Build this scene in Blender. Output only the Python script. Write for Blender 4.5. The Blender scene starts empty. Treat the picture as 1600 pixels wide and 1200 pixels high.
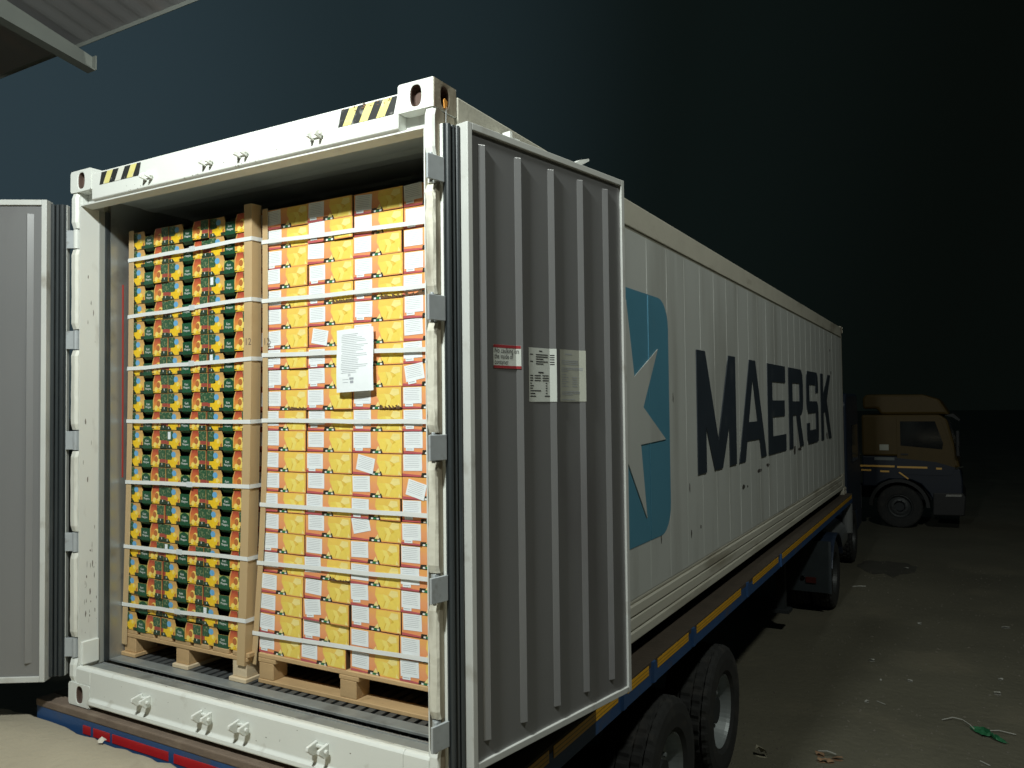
import bpy, math, random
from mathutils import Vector, Matrix
random.seed(7)
scene = bpy.context.scene
col = scene.collection
R = math.radians
G = -1.45                      # yard level; z = 0 is the underside of the container

# ------------------------------------------------------------------ camera
cam = bpy.data.cameras.new('camera')
cam.sensor_width = 36.0
cam.lens = 36.0 * 1231.5 / 1600.0
cam.clip_start = 0.05
cam.clip_end = 2000.0
camo = bpy.data.objects.new('camera', cam)
col.objects.link(camo)
cr = Vector((0.86795437, 0.49650842, -0.01160213))
cu = Vector((0.02413809, -0.0188397, 0.9995311))
cf = Vector((-0.49605702, 0.86782744, 0.02833676))
m = Matrix.Identity(4)
for i in range(3):
    m[i][0] = cr[i]; m[i][1] = cu[i]; m[i][2] = -cf[i]
m.translation = Vector((4.23673, -2.54792, 1.57818))
camo.matrix_world = m
scene.camera = camo

# ------------------------------------------------------------------ night sky; the faint glow low on the left paints in lamp haze
world = bpy.data.worlds.new('World')
scene.world = world
world.use_nodes = True
wn, wl = world.node_tree.nodes, world.node_tree.links
wn.clear()
out = wn.new('ShaderNodeOutputWorld')
bg = wn.new('ShaderNodeBackground')
tc = wn.new('ShaderNodeTexCoord')
dot = wn.new('ShaderNodeVectorMath'); dot.operation = 'DOT_PRODUCT'
gd = Vector((-0.93, 0.22, 0.28)).normalized()
dot.inputs[1].default_value = gd
ramp = wn.new('ShaderNodeValToRGB')
ramp.color_ramp.interpolation = 'EASE'
e = ramp.color_ramp.elements
e[0].position = 0.25; e[0].color = (0.0021, 0.0032, 0.0026, 1)
e[1].position = 1.0; e[1].color = (0.026, 0.044, 0.054, 1)
for pos, c in ((0.55, (0.0038, 0.0065, 0.0060)), (0.80, (0.0128, 0.0225, 0.0262))):
    n = e.new(pos); n.color = (*c, 1)
wl.new(tc.outputs['Generated'], dot.inputs[0])
wl.new(dot.outputs['Value'], ramp.inputs[0])
wl.new(ramp.outputs[0], bg.inputs['Color'])
bg.inputs['Strength'].default_value = 1.0
wl.new(bg.outputs[0], out.inputs['Surface'])

# ------------------------------------------------------------------ lamps (their housings are built further down)
def area_light(name, loc, target, power, size, color):
    l = bpy.data.lights.new(name, 'AREA')
    l.shape = 'RECTANGLE'; l.size = size[0]; l.size_y = size[1]
    l.energy = power; l.color = color
    o = bpy.data.objects.new(name, l)
    col.objects.link(o)
    o.location = loc
    o.rotation_euler = (Vector(target) - Vector(loc)).to_track_quat('-Z', 'Y').to_euler()
    return o
DOCK_LAMP = Vector((2.45, -2.75, 4.64))
DOCK_AIM = Vector((1.45, 0.35, 1.25))
YARD_LAMP = Vector((7.8, 0.4, 10.2))
YARD_AIM = Vector((3.4, 7.0, -1.0))
area_light('dock_floodlight_light', DOCK_LAMP, DOCK_AIM, 272.0, (0.36, 0.26), (0.94, 1.0, 0.965))
area_light('yard_floodlight_light', YARD_LAMP, YARD_AIM, 380.0, (0.6, 0.4), (0.96, 1.0, 0.92))

scene.view_settings.view_transform = 'Standard'
scene.view_settings.look = 'None'
scene.view_settings.exposure = 0.0
scene.view_settings.gamma = 1.0
scene.view_settings.use_curve_mapping = False
try:
    scene.cycles.use_denoising = True
    scene.cycles.max_bounces = 6
except Exception:
    pass

# ------------------------------------------------------------------ materials
MATS = {}
def mat(name, base, rough=0.6, metal=0.0, var=0.12, scale=6.0, stretch=(1, 1, 1), dirt=None, dirt_amt=0.5, dirt_scale=3.0,
        dirt_stretch=(1, 1, 1), bump=0.0, bump_scale=40.0, coords='geo', rnd=0.0, spec=0.5, fine=0.0):
    """procedural paint / metal / wood: base colour broken up by noise, grime patches, fine relief"""
    if name in MATS:
        return MATS[name]
    M = bpy.data.materials.new(name)
    M.use_nodes = True
    nt = M.node_tree; N, L = nt.nodes, nt.links
    b = N['Principled BSDF']
    b.inputs['Roughness'].default_value = rough
    b.inputs['Metallic'].default_value = metal
    b.inputs['Specular IOR Level'].default_value = spec
    if coords == 'geo':
        src = N.new('ShaderNodeNewGeometry').outputs['Position']
    else:
        src = N.new('ShaderNodeTexCoord').outputs['Object']
    def noise(sc, st, det=4.0):
        mp = N.new('ShaderNodeMapping'); mp.inputs['Scale'].default_value = st
        L.new(src, mp.inputs[0])
        n = N.new('ShaderNodeTexNoise'); n.inputs['Scale'].default_value = sc; n.inputs['Detail'].default_value = det
        L.new(mp.outputs[0], n.inputs['Vector'])
        return n.outputs['Fac']
    n1 = noise(scale, stretch)
    mix = N.new('ShaderNodeMix'); mix.data_type = 'RGBA'
    mix.inputs['A'].default_value = (*[min(1, c * (1 - var)) for c in base], 1)
    mix.inputs['B'].default_value = (*[min(1, c * (1 + var)) for c in base], 1)
    L.new(n1, mix.inputs['Factor'])
    cur = mix.outputs['Result']
    if dirt:
        n2 = noise(dirt_scale, dirt_stretch, 8.0)
        mr = N.new('ShaderNodeMapRange')
        mr.inputs['From Min'].default_value = 0.68 - 0.3 * dirt_amt
        mr.inputs['From Max'].default_value = 0.80 - 0.2 * dirt_amt
        mr.inputs['To Max'].default_value = min(1.0, 0.35 + dirt_amt * 0.6)
        L.new(n2, mr.inputs['Value'])
        mx = N.new('ShaderNodeMix'); mx.data_type = 'RGBA'
        L.new(mr.outputs[0], mx.inputs['Factor'])
        L.new(cur, mx.inputs['A'])
        mx.inputs['B'].default_value = (*dirt, 1)
        cur = mx.outputs['Result']
    if rnd > 0:
        oi = N.new('ShaderNodeObjectInfo')
        hs = N.new('ShaderNodeHueSaturation')
        r1 = N.new('ShaderNodeMapRange'); r1.inputs['To Min'].default_value = 1 - rnd; r1.inputs['To Max'].default_value = 1 + rnd * 0.6
        L.new(oi.outputs['Random'], r1.inputs['Value'])
        L.new(r1.outputs[0], hs.inputs['Value'])
        L.new(cur, hs.inputs['Color'])
        cur = hs.outputs['Color']
    L.new(cur, b.inputs['Base Color'])
    if bump > 0:
        n3 = noise(bump_scale, (1, 1, 1), 6.0)
        bp = N.new('ShaderNodeBump'); bp.inputs['Strength'].default_value = bump; bp.inputs['Distance'].default_value = 0.02
        L.new(n3, bp.inputs['Height'])
        L.new(bp.outputs[0], b.inputs['Normal'])
    MATS[name] = M
    return M

def grad_mat(name, c0, c1, z0, z1, rough=0.5, var=0.08, c2=None):
    """printed colour fade along the carton's own height (object space)"""
    if name in MATS:
        return MATS[name]
    M = bpy.data.materials.new(name); M.use_nodes = True
    N, L = M.node_tree.nodes, M.node_tree.links
    b = N['Principled BSDF']; b.inputs['Roughness'].default_value = rough
    t = N.new('ShaderNodeTexCoord'); s = N.new('ShaderNodeSeparateXYZ'); L.new(t.outputs['Object'], s.inputs[0])
    nz = N.new('ShaderNodeTexNoise'); nz.inputs['Scale'].default_value = 45; L.new(t.outputs['Object'], nz.inputs['Vector'])
    mr = N.new('ShaderNodeMapRange'); mr.inputs['From Min'].default_value = z0; mr.inputs['From Max'].default_value = z1
    L.new(s.outputs['Z'], mr.inputs['Value'])
    ad = N.new('ShaderNodeMath'); ad.operation = 'MULTIPLY_ADD'; ad.inputs[1].default_value = 0.5; ad.inputs[2].default_value = -0.25
    L.new(nz.outputs['Fac'], ad.inputs[0])
    a2 = N.new('ShaderNodeMath'); L.new(mr.outputs[0], a2.inputs[0]); L.new(ad.outputs[0], a2.inputs[1])
    rp = N.new('ShaderNodeValToRGB'); rp.color_ramp.elements[0].color = (*c0, 1); rp.color_ramp.elements[1].color = (*c1, 1)
    if c2:
        q = rp.color_ramp.elements.new(0.5); q.color = (*c2, 1)
    L.new(a2.outputs[0], rp.inputs[0]); L.new(rp.outputs[0], b.inputs['Base Color'])
    MATS[name] = M
    return M

GRIME = (0.20, 0.17, 0.12)
white = mat('white_paint', (0.74, 0.76, 0.71), 0.42, var=0.05, scale=3, dirt=(0.33, 0.30, 0.22), dirt_amt=0.18, dirt_scale=9, bump=0.03, bump_scale=60)
worn = mat('worn_white_paint', (0.62, 0.60, 0.50), 0.6, var=0.12, scale=7, stretch=(1, 1, 0.25), dirt=(0.17, 0.14, 0.095), dirt_amt=0.62, dirt_scale=10, dirt_stretch=(1, 1, 0.22), bump=0.22, bump_scale=26)
cream = mat('jamb_cream_paint', (0.66, 0.675, 0.635), 0.55, var=0.08, scale=5, stretch=(1, 1, 0.3), dirt=(0.27, 0.24, 0.19), dirt_amt=0.36, dirt_scale=8, dirt_stretch=(1, 1, 0.3))
rusty = mat('rust_stained_paint', (0.40, 0.36, 0.27), 0.75, var=0.3, scale=7, stretch=(1, 1, 0.3), dirt=(0.13, 0.080, 0.042), dirt_amt=0.70, dirt_scale=7, dirt_stretch=(1, 1, 0.35), bump=0.2, bump_scale=40)
side_white = mat('side_wall_paint', (0.61, 0.635, 0.60), 0.5, var=0.10, scale=1.6, stretch=(1, 1, 0.35), dirt=(0.38, 0.385, 0.345), dirt_amt=0.52, dirt_scale=2.4, dirt_stretch=(1, 1, 0.13), bump=0.03, bump_scale=5)
rail_white = mat('rail_paint', (0.62, 0.60, 0.50), 0.6, var=0.12, scale=4, dirt=(0.22, 0.18, 0.12), dirt_amt=0.42, dirt_scale=4, dirt_stretch=(1, 0.35, 1), bump=0.08)
ironmark = mat('scuff_mark', (0.05, 0.045, 0.04), 0.8, dirt=(0.2, 0.15, 0.1), dirt_amt=0.4, dirt_scale=30)
door_grey = mat('door_liner_grey', (0.235, 0.236, 0.234), 0.36, metal=0.35, var=0.10, scale=2.2, stretch=(1, 1, 0.18), dirt=(0.16, 0.15, 0.155), dirt_amt=0.48, dirt_scale=2.2, dirt_stretch=(1, 1, 0.3))
door_trim = mat('door_edge_trim', (0.50, 0.51, 0.48), 0.4, var=0.1, scale=6, dirt=GRIME, dirt_amt=0.32, dirt_scale=7)
rubber = mat('black_rubber_seal', (0.030, 0.036, 0.038), 0.38, var=0.2, scale=8, dirt=(0.10, 0.10, 0.09), dirt_amt=0.22, dirt_scale=10, dirt_stretch=(1, 1, 0.2))
galv = mat('galvanised_hinge', (0.42, 0.45, 0.46), 0.42, metal=0.25, var=0.15, scale=20, dirt=(0.16, 0.14, 0.11), dirt_amt=0.25, dirt_scale=18)
steel = mat('stainless_lining', (0.40, 0.42, 0.41), 0.32, metal=0.7, var=0.12, scale=10, stretch=(1, 1, 0.1), dirt=(0.12, 0.12, 0.11), dirt_amt=0.3, dirt_scale=6)
plate = mat('sill_plate', (0.30, 0.32, 0.31), 0.4, metal=0.35, var=0.25, scale=9, dirt=(0.14, 0.14, 0.13), dirt_amt=0.42, dirt_scale=7)
alu = mat('floor_aluminium', (0.42, 0.44, 0.44), 0.4, metal=0.6, var=0.2, scale=14)
liner = mat('ceiling_liner', (0.50, 0.58, 0.60), 0.4, var=0.06, scale=3)
dark = mat('dark_cavity', (0.02, 0.02, 0.018), 0.9)
blue_logo = mat('logo_blue', (0.10, 0.30, 0.42), 0.5, var=0.10, scale=1.5, dirt=(0.20, 0.32, 0.38), dirt_amt=0.22, dirt_scale=2.5)
letter_blue = mat('letter_dark_blue', (0.032, 0.044, 0.058), 0.5, var=0.2, scale=3, dirt=(0.10, 0.11, 0.115), dirt_amt=0.22, dirt_scale=3)
haz_y = mat('hazard_yellow', (0.75, 0.68, 0.25), 0.45, var=0.15, scale=20, dirt=(0.75, 0.75, 0.7), dirt_amt=0.4, dirt_scale=22)
haz_w = mat('hazard_faded', (0.72, 0.72, 0.62), 0.5)
haz_k = mat('hazard_black', (0.03, 0.032, 0.03), 0.5, dirt=(0.6, 0.6, 0.54), dirt_amt=0.34, dirt_scale=25)
orange_tag = mat('orange_tag', (0.75, 0.33, 0.06), 0.5)
paper = mat('paper_white', (0.79, 0.83, 0.84), 0.7, var=0.03, scale=30, coords='obj')
ink = mat('ink_grey', (0.33, 0.35, 0.38), 0.8)
ink_k = mat('ink_black', (0.03, 0.03, 0.03), 0.7)
plac = mat('placard_white', (0.60, 0.63, 0.58), 0.35, var=0.06)
plac2 = mat('placard_aged', (0.40, 0.41, 0.35), 0.4, var=0.1)
red_bar = mat('placard_red', (0.30, 0.035, 0.04), 0.45)
wood = mat('pallet_wood', (0.50, 0.33, 0.16), 0.75, var=0.28, scale=16, stretch=(0.25, 1, 1), dirt=(0.20, 0.12, 0.05), dirt_amt=0.2, dirt_scale=18, coords='obj', bump=0.1, bump_scale=60, rnd=0.15)
wood_pale = mat('pallet_wood_pale', (0.62, 0.50, 0.33), 0.75, var=0.22, scale=16, stretch=(0.3, 1, 1), coords='obj', bump=0.1, bump_scale=60)
kraft = mat('kraft_board', (0.50, 0.355, 0.185), 0.7, var=0.07, scale=5, stretch=(1, 1, 0.2), dirt=(0.40, 0.27, 0.13), dirt_amt=0.3, dirt_scale=4)
kraft_edge = mat('kraft_edge', (0.62, 0.50, 0.30), 0.7)
strapm = mat('strap_white', (0.74, 0.76, 0.74), 0.35, var=0.05, scale=12)
strap_clip = mat('strap_clip', (0.62, 0.66, 0.66), 0.3)
asphalt = None

# ------------------------------------------------------------------ helpers
class MB:
    def __init__(s):
        s.v, s.f, s.m = [], [], []
    def poly(s, pts, mi=0):
        k = len(s.v); s.v += [tuple(p) for p in pts]; s.f.append(tuple(range(k, k + len(pts)))); s.m.append(mi); return s
    def box(s, x0, x1, y0, y1, z0, z1, mi=0):
        k = len(s.v)
        s.v += [(x0, y0, z0), (x1, y0, z0), (x1, y1, z0), (x0, y1, z0), (x0, y0, z1), (x1, y0, z1), (x1, y1, z1), (x0, y1, z1)]
        for q in ((0, 3, 2, 1), (4, 5, 6, 7), (0, 1, 5, 4), (1, 2, 6, 5), (2, 3, 7, 6), (3, 0, 4, 7)):
            s.f.append(tuple(k + i for i in q)); s.m.append(mi)
        return s
    def prism(s, pts, axis, a0, a1, mi=0):
        """extrude a 2-D outline along an axis: x -> (y,z), y -> (x,z), z -> (x,y)"""
        def P(u, w, a):
            return {'x': (a, u, w), 'y': (u, a, w), 'z': (u, w, a)}[axis]
        k = len(s.v); n = len(pts)
        s.v += [P(u, w, a0) for u, w in pts] + [P(u, w, a1) for u, w in pts]
        s.f.append(tuple(range(k, k + n))[::-1]); s.m.append(mi)
        s.f.append(tuple(range(k + n, k + 2 * n))); s.m.append(mi)
        for i in range(n):
            j = (i + 1) % n
            s.f.append((k + i, k + j, k + n + j, k + n + i)); s.m.append(mi)
        return s
    def tube(s, p0, p1, r, seg=12, mi=0, r1=None):
        p0, p1 = Vector(p0), Vector(p1); d = (p1 - p0).normalized()
        a = d.orthogonal().normalized(); b = d.cross(a); r1 = r if r1 is None else r1
        k = len(s.v)
        for P, rr in ((p0, r), (p1, r1)):
            for i in range(seg):
                t = 2 * math.pi * i / seg
                s.v.append(tuple(P + (a * math.cos(t) + b * math.sin(t)) * rr))
        s.f.append(tuple(range(k, k + seg))[::-1]); s.m.append(mi)
        s.f.append(tuple(range(k + seg, k + 2 * seg))); s.m.append(mi)
        for i in range(seg):
            j = (i + 1) % seg
            s.f.append((k + i, k + j, k + seg + j, k + seg + i)); s.m.append(mi)
        return s
    def lathe(s, prof, c, seg=48, mi=0, fn=None):
        """revolve (radius, x) about the x axis through c"""
        k = len(s.v); n = len(prof)
        for i in range(seg):
            t = 2 * math.pi * i / seg
            for j, (r, x) in enumerate(prof):
                rr = r + (fn(i, j) if fn else 0)
                s.v.append((c[0] + x, c[1] + rr * math.cos(t), c[2] + rr * math.sin(t)))
        for i in range(seg):
            i2 = (i + 1) % seg
            for j in range(n - 1):
                s.f.append((k + i * n + j, k + i * n + j + 1, k + i2 * n + j + 1, k + i2 * n + j)); s.m.append(mi)
        return s
    def strip(s, p0, p1, w, mi=0, off=(0, 0, 0)):
        """a flat stroke in the y-z plane (letters)"""
        a, b = Vector(p0), Vector(p1); d = (b - a).normalized(); nrm = Vector((-d.y, d.x)) * w / 2
        pts = [a + nrm, a - nrm, b - nrm, b + nrm]
        return [(q.x, q.y) for q in pts]
    def mesh(s, name, mats, smooth=False):
        me = bpy.data.meshes.new(name)
        me.from_pydata(s.v, [], s.f)
        for mm in (mats if isinstance(mats, (list, tuple)) else [mats]):
            me.materials.append(mm)
        for p, mi in zip(me.polygons, s.m):
            p.material_index = mi
            p.use_smooth = smooth
        me.update()
        return me
    def build(s, name, mats, parent=None, local=False, bevel=0.0, smooth=False, center=True, segs=2):
        off = Vector((0, 0, 0))
        if parent is not None and not local:
            off = WL[parent.name]
        c = Vector((0, 0, 0))
        if center and s.v:
            xs, ys, zs = zip(*s.v)
            c = Vector(((min(xs) + max(xs)) / 2, (min(ys) + max(ys)) / 2, (min(zs) + max(zs)) / 2))
            s.v = [(x - c.x, y - c.y, z - c.z) for x, y, z in s.v]
        o = bpy.data.objects.new(name, s.mesh(name, mats, smooth))
        col.objects.link(o)
        o.location = c - off
        if parent is not None:
            o.parent = parent
        WL[o.name] = c.copy()
        if bevel > 0:
            b = o.modifiers.new('bevel', 'BEVEL'); b.width = bevel; b.segments = segs; b.limit_method = 'ANGLE'; b.angle_limit = R(35)
        return o
WL = {}
def tag(o, label=None, cat=None, group=None, kind=None):
    if label: o['label'] = label
    if cat: o['category'] = cat
    if group: o['group'] = group
    if kind: o['kind'] = kind
    return o
def thing(name, label, cat, loc=(0, 0, 0), rotz=0.0, group=None):
    o = bpy.data.objects.new(name, None)
    col.objects.link(o)
    o.location = loc; o.rotation_euler = (0, 0, rotz); o.empty_display_size = 0.2
    WL[o.name] = Vector(loc)
    return tag(o, label, cat, group)
def text_geo(body, size):
    """flat outline text from Blender's built-in font as (verts, faces) in the x-y plane"""
    cu_ = bpy.data.curves.new('t', 'FONT'); cu_.body = body; cu_.size = size; cu_.resolution_u = 2
    ob = bpy.data.objects.new('t', cu_); col.objects.link(ob)
    dg = bpy.context.evaluated_depsgraph_get()
    me = ob.evaluated_get(dg).to_mesh()
    v = [tuple(q.co) for q in me.vertices]; f = [tuple(p.vertices) for p in me.polygons]
    ob.evaluated_get(dg).to_mesh_clear()
    bpy.data.objects.remove(ob); bpy.data.curves.remove(cu_)
    return v, f
def add_text(mb, body, size, fn, mi, width=None):
    v, f = text_geo(body, size)
    if width:
        w = max(q[0] for q in v); v = [(q[0] * width / w, q[1], 0) for q in v]
    k = len(mb.v); mb.v += [fn(q[0], q[1]) for q in v]
    for q in f:
        mb.f.append(tuple(k + i for i in q)); mb.m.append(mi)
def lerp(a, b, t): return a + (b - a) * t

# ------------------------------------------------------------------ the setting
ground_m = mat('yard_ground', (0.102, 0.096, 0.066), 0.85, var=0.40, scale=0.55, dirt=(0.15, 0.136, 0.092), dirt_amt=0.45, dirt_scale=0.9, bump=0.8, bump_scale=14)
g = MB().box(-300, 300, -300, 300, G - 1, G).build('ground', ground_m); tag(g, 'dark dusty yard surface around the trailer', kind='structure')
conc = mat('dock_concrete', (0.34, 0.30, 0.22), 0.85, var=0.12, scale=4, dirt=(0.22, 0.19, 0.14), dirt_amt=0.35, dirt_scale=5, bump=0.25, bump_scale=30)
edge = [(9.0, -0.07), (2.6, -0.06), (1.6, -0.06), (1.05, -0.055), (0.72, -0.06), (0.45, -0.048), (0.25, -0.052), (0.05, -0.045), (-0.10, -0.040), (-0.26, -0.042), (-0.36, -0.03), (-0.54, -0.06), (-0.9, -0.10), (-1.6, -0.08), (-9.0, -0.10)]
pts = []
for (x0, y0), (x1, y1) in zip(edge[:-1], edge[1:]):
    nseg = max(2, int(abs(x1 - x0) / 0.06)) if abs(x0) < 2.7 and abs(x1) < 2.7 else 2
    for k in range(nseg):
        t = k / nseg
        pts.append((lerp(x0, x1, t), lerp(y0, y1, t) + (random.uniform(-0.030, 0.006) if nseg > 2 else 0)))
pts += [(-9.0, -0.10), (-9.0, -14.0), (9.0, -14.0)]
d = MB().prism(pts[::-1], 'z', G, -0.10).build('dock_platform', conc, bevel=0.012); tag(d, 'broken edged concrete loading dock at the rear of the container', kind='structure')

# ------------------------------------------------------------------ container
C = thing('shipping_container', 'open white refrigerated container with blue star emblem and dark lettering, loaded on a trailer', 'container', (0, 0, 0))
W, LEN, H = 2.438, 12.192, 2.896
HZ = (2.525, 1.970, 1.420, 0.868, 0.300)        # hinge heights

def casting(name, x0, y0, z0, sx, sy, m_, front=True):
    """corner casting with oval holes in the end face and the outer side face; sx/sy say which way it grows from the corner"""
    w, l, h = 0.178, 0.162, 0.118
    xa, xb = sorted((x0, x0 + sx * w)); ya, yb = sorted((y0, y0 + sy * l)); za, zb = z0, z0 + h
    b = MB()
    def hole_face(make, u0, u1, w0, w1, hu, hw, mi):
        cx, cz = (u0 + u1) / 2, (w0 + w1) / 2
        n = 24; ov, rc = [], []
        for i in range(n):
            t = 2 * math.pi * (i + 0.5) / n
            c_, s_ = math.cos(t), math.sin(t)
            ov.append((cx + hu * math.copysign(abs(c_) ** 0.75, c_), cz + hw * math.copysign(abs(s_) ** 0.75, s_)))
            q = max(abs(c_), abs(s_)); rc.append((cx + (u1 - u0) / 2 * c_ / q, cz + (w1 - w0) / 2 * s_ / q))
        corners = {0: (u1, w1), 1: (u0, w1), 2: (u0, w0), 3: (u1, w0)}
        for i in range(n):
            j = (i + 1) % n
            ti = 2 * math.pi * (i + 0.5) / n; tj = 2 * math.pi * (i + 1.5) / n
            face = [ov[i], rc[i]]
            for k in range(4):
                tk = math.pi / 4 + k * math.pi / 2
                if ti < tk < tj: face.append(corners[k])
            face += [rc[j], ov[j]]
            b.poly([make(u, w_, 0) for u, w_ in face], mi)
            b.poly([make(*ov[i], 0), make(*ov[j], 0), make(*ov[j], 0.035), make(*ov[i], 0.035)], 1)
        b.poly([make(u, w_, 0.035) for u, w_ in ov], 1)
    yf = ya if sy > 0 else yb
    hole_face(lambda u, w_, dd: (u, yf + sy * dd, w_), xa, xb, za, zb, 0.026, 0.043, 0)
    xo = xa if sx > 0 else xb
    hole_face(lambda u, w_, dd: (xo + sx * dd, u, w_), ya, yb, za, zb, 0.026, 0.043, 2)
    xi = xb if sx > 0 else xa; yi = yb if sy > 0 else ya
    b.poly([(xi, ya, za), (xi, yb, za), (xi, yb, zb), (xi, ya, zb)]); b.poly([(xa, yi, za), (xb, yi, za), (xb, yi, zb), (xa, yi, zb)])
    b.poly([(xa, ya, zb), (xb, ya, zb), (xb, yb, zb), (xa, yb, zb)]); b.poly([(xa, ya, za), (xb, ya, za), (xb, yb, za), (xa, yb, za)])
    me_b = b.build('corner_casting', [m_, mat('casting_hole', (0.10, 0.06, 0.045), 0.8, dirt=(0.04, 0.03, 0.025), dirt_amt=0.5, dirt_scale=30), rusty], C)
    mg = me_b.modifiers.new('weld', 'WELD'); mg.merge_threshold = 0.0004
    bv = me_b.modifiers.new('bevel', 'BEVEL'); bv.width = 0.008; bv.segments = 2; bv.limit_method = 'ANGLE'; bv.angle_limit = R(60)
    return me_b
casting('c', 0, -0.004, H - 0.118, 1, 1, white)
casting('c', W, -0.004, H - 0.118, -1, 1, white)
casting('c', 0, -0.004, 0, 1, 1, white)
casting('c', W, -0.004, 0, -1, 1, white)
casting('c', W, LEN, H - 0.118, -1, -1, rail_white)
casting('c', W, LEN, 0, -1, -1, rail_white)

# header: face, cream underside lip
MB().prism([(0.0, 2.722), (0.012, 2.712), (0.055, 2.712), (0.055, 2.86), (0.012, 2.868), (0.0, 2.862)], 'x', 0.180, W - 0.180).build('header_beam', white, C, bevel=0.004)
MB().prism([(0.014, 2.704), (0.080, 2.698), (0.080, 2.711), (0.014, 2.711)], 'x', 0.056, W - 0.056).build('header_lip', cream, C)
MB().box(0.06, W - 0.06, 0.057, 0.086, 2.714, 2.85).build('header_back', cream, C)
# sill: rounded front beam, flange along its foot, worn top
prof = [(0.0, 0.060), (-0.012, 0.045), (-0.014, 0.026), (-0.004, 0.018), (0.06, 0.018), (0.06, 0.196), (0.022, 0.206), (0.008, 0.204), (0.0, 0.192)]
MB().prism(prof, 'x', 0.180, W - 0.180).build('sill_beam', white, C, bevel=0.004)
MB().box(0.056, W - 0.056, 0.0605, 0.135, 0.10, 0.186).build('sill_plate', plate, C)
MB().box(0.0545, 0.074, 0.024, 0.119, 0.2065, 0.330).build('jamb_base', white, C, bevel=0.004)
for xa_, xb_ in ((0.054, 0.1795), (W - 0.1795, W - 0.054)):
    MB().prism([(0.0, 0.1185), (0.06, 0.1185), (0.06, 0.196), (0.022, 0.206), (0.008, 0.204), (0.0, 0.192)], 'x', xa_, xb_).build('sill_end', white, C, bevel=0.004)
# posts with the worn cover pieces between the hinges
for sx, xo in ((1, 0.0), (-1, W)):
    def X(a, b): return tuple(sorted((xo + sx * a, xo + sx * b)))
    x0, x1 = X(0.004, 0.054)
    MB().box(x0, x1, 0.022, 0.155, 0.1185, H - 0.1185).build('corner_post', rusty if sx < 0 else cream, C, bevel=0.006)
    x0, x1 = X(0.0545, 0.060)
    MB().box(x0, x1, 0.010, 0.120, 0.2065, 2.70).build('jamb_face', cream, C)
    x0, x1 = X(0.0545, 0.066)
    MB().box(x0, x1, 0.1205, 0.150, 0.19, 2.70).build('jamb_strip', mat('jamb_grey', (0.27, 0.28, 0.26), 0.5), C)
    x0, x1 = X(0.0545, 0.072)
    MB().box(x0, x1, 0.1505, 0.180, 0.19, 2.70).build('jamb_seal', rubber, C, bevel=0.004)
    zs = [H - 0.119] + [z for hz in HZ for z in (hz + 0.058, hz - 0.058)] + [0.119]
    for k in range(0, len(zs), 2):
        z1, z0 = zs[k], zs[k + 1]
        xa, xb = 0.0, 0.052
        pr = []
        n = max(2, int((z1 - z0) / 0.03))
        b = MB()
        ring = []
        for i in range(n + 1):
            z = lerp(z0, z1, i / n); jit = random.uniform(-0.004, 0.004) if (sx < 0 and 0 < k) else random.uniform(-0.0012, 0.0012)
            e0 = 0.010 if i in (0, n) else 0.0
            ring.append([(xo + sx * (xa + 0.003), 0.060, z), (xo + sx * xa, 0.004 + e0, z), (xo + sx * (xa + 0.008 + jit), -0.006 + e0 + jit * 0.3, z), (xo + sx * (xb - 0.012 + jit), -0.006 + e0, z), (xo + sx * (xb + jit), 0.006 + e0, z), (xo + sx * xb, 0.060, z)])
        for i in range(n):
            for j in range(5):
                b.poly([ring[i][j], ring[i][j + 1], ring[i + 1][j + 1], ring[i + 1][j]], 1 if (sx < 0 and j == 0) else 0)
        b.poly(ring[0]); b.poly(ring[n])
        o = b.build('post_cover', [white if (k in (0,) or (k == len(zs) - 2)) else (worn if sx < 0 else mat('left_cover_paint', (0.64, 0.64, 0.57), 0.55, var=0.1, scale=6, stretch=(1, 1, 0.3), dirt=(0.2, 0.17, 0.12), dirt_amt=0.5, dirt_scale=9, dirt_stretch=(1, 1, 0.3))), rusty], C)
    for hz in HZ:
        xc = xo + sx * 0.024
        MB().tube((xc, 0.014, hz - 0.052), (xc, 0.014, hz + 0.052), 0.017, 14).build('hinge_pin', cream if hz == HZ[0] else galv, C, smooth=False)
# side rails and walls (right-hand side is the one in view)
MB().box(W - 0.040, W + 0.004, 0.163, LEN - 0.163, 2.702, 2.868).build('top_rail', rail_white, C, bevel=0.006)
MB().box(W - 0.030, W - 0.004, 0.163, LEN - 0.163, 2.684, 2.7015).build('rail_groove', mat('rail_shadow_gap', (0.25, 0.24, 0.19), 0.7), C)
MB().box(-0.004, 0.040, 0.163, LEN - 0.163, 2.69, 2.868).build('top_rail', rail_white, C)
br = MB()
for za, zb, ex in ((0.113, 0.178, 0.004), (0.186, 0.262, 0.000), (0.270, 0.338, 0.003), (0.344, 0.372, -0.004)):
    br.prism([(W - 0.04, za), (W + ex - 0.006, za), (W + ex, za + 0.008), (W + ex, zb - 0.008), (W + ex - 0.006, zb), (W - 0.04, zb)], 'y', 0.163, LEN - 0.42)
br.build('bottom_rail', mat('bottom_rail_paint', (0.60, 0.59, 0.50), 0.6, var=0.15, scale=3, stretch=(1, 0.3, 1), dirt=(0.26, 0.23, 0.16), dirt_amt=0.5, dirt_scale=3, dirt_stretch=(1, 0.3, 2)), C)
MB().box(W - 0.04, W - 0.012, 0.163, LEN - 0.163, 0.113, 0.372).build('bottom_rail_web', rail_white, C)
MB().box(W - 0.038, W + 0.003, LEN - 0.415, LEN - 0.163, 0.15, 0.372).build('bottom_rail_end', rail_white, C)
MB().box(0.0, 0.04, 0.163, LEN - 0.163, 0.113, 0.372).build('bottom_rail', rail_white, C)
MB().box(0.002, 0.03, 0.163, LEN - 0.163, 0.372, 2.69).build('side_wall', side_white, C)
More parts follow.
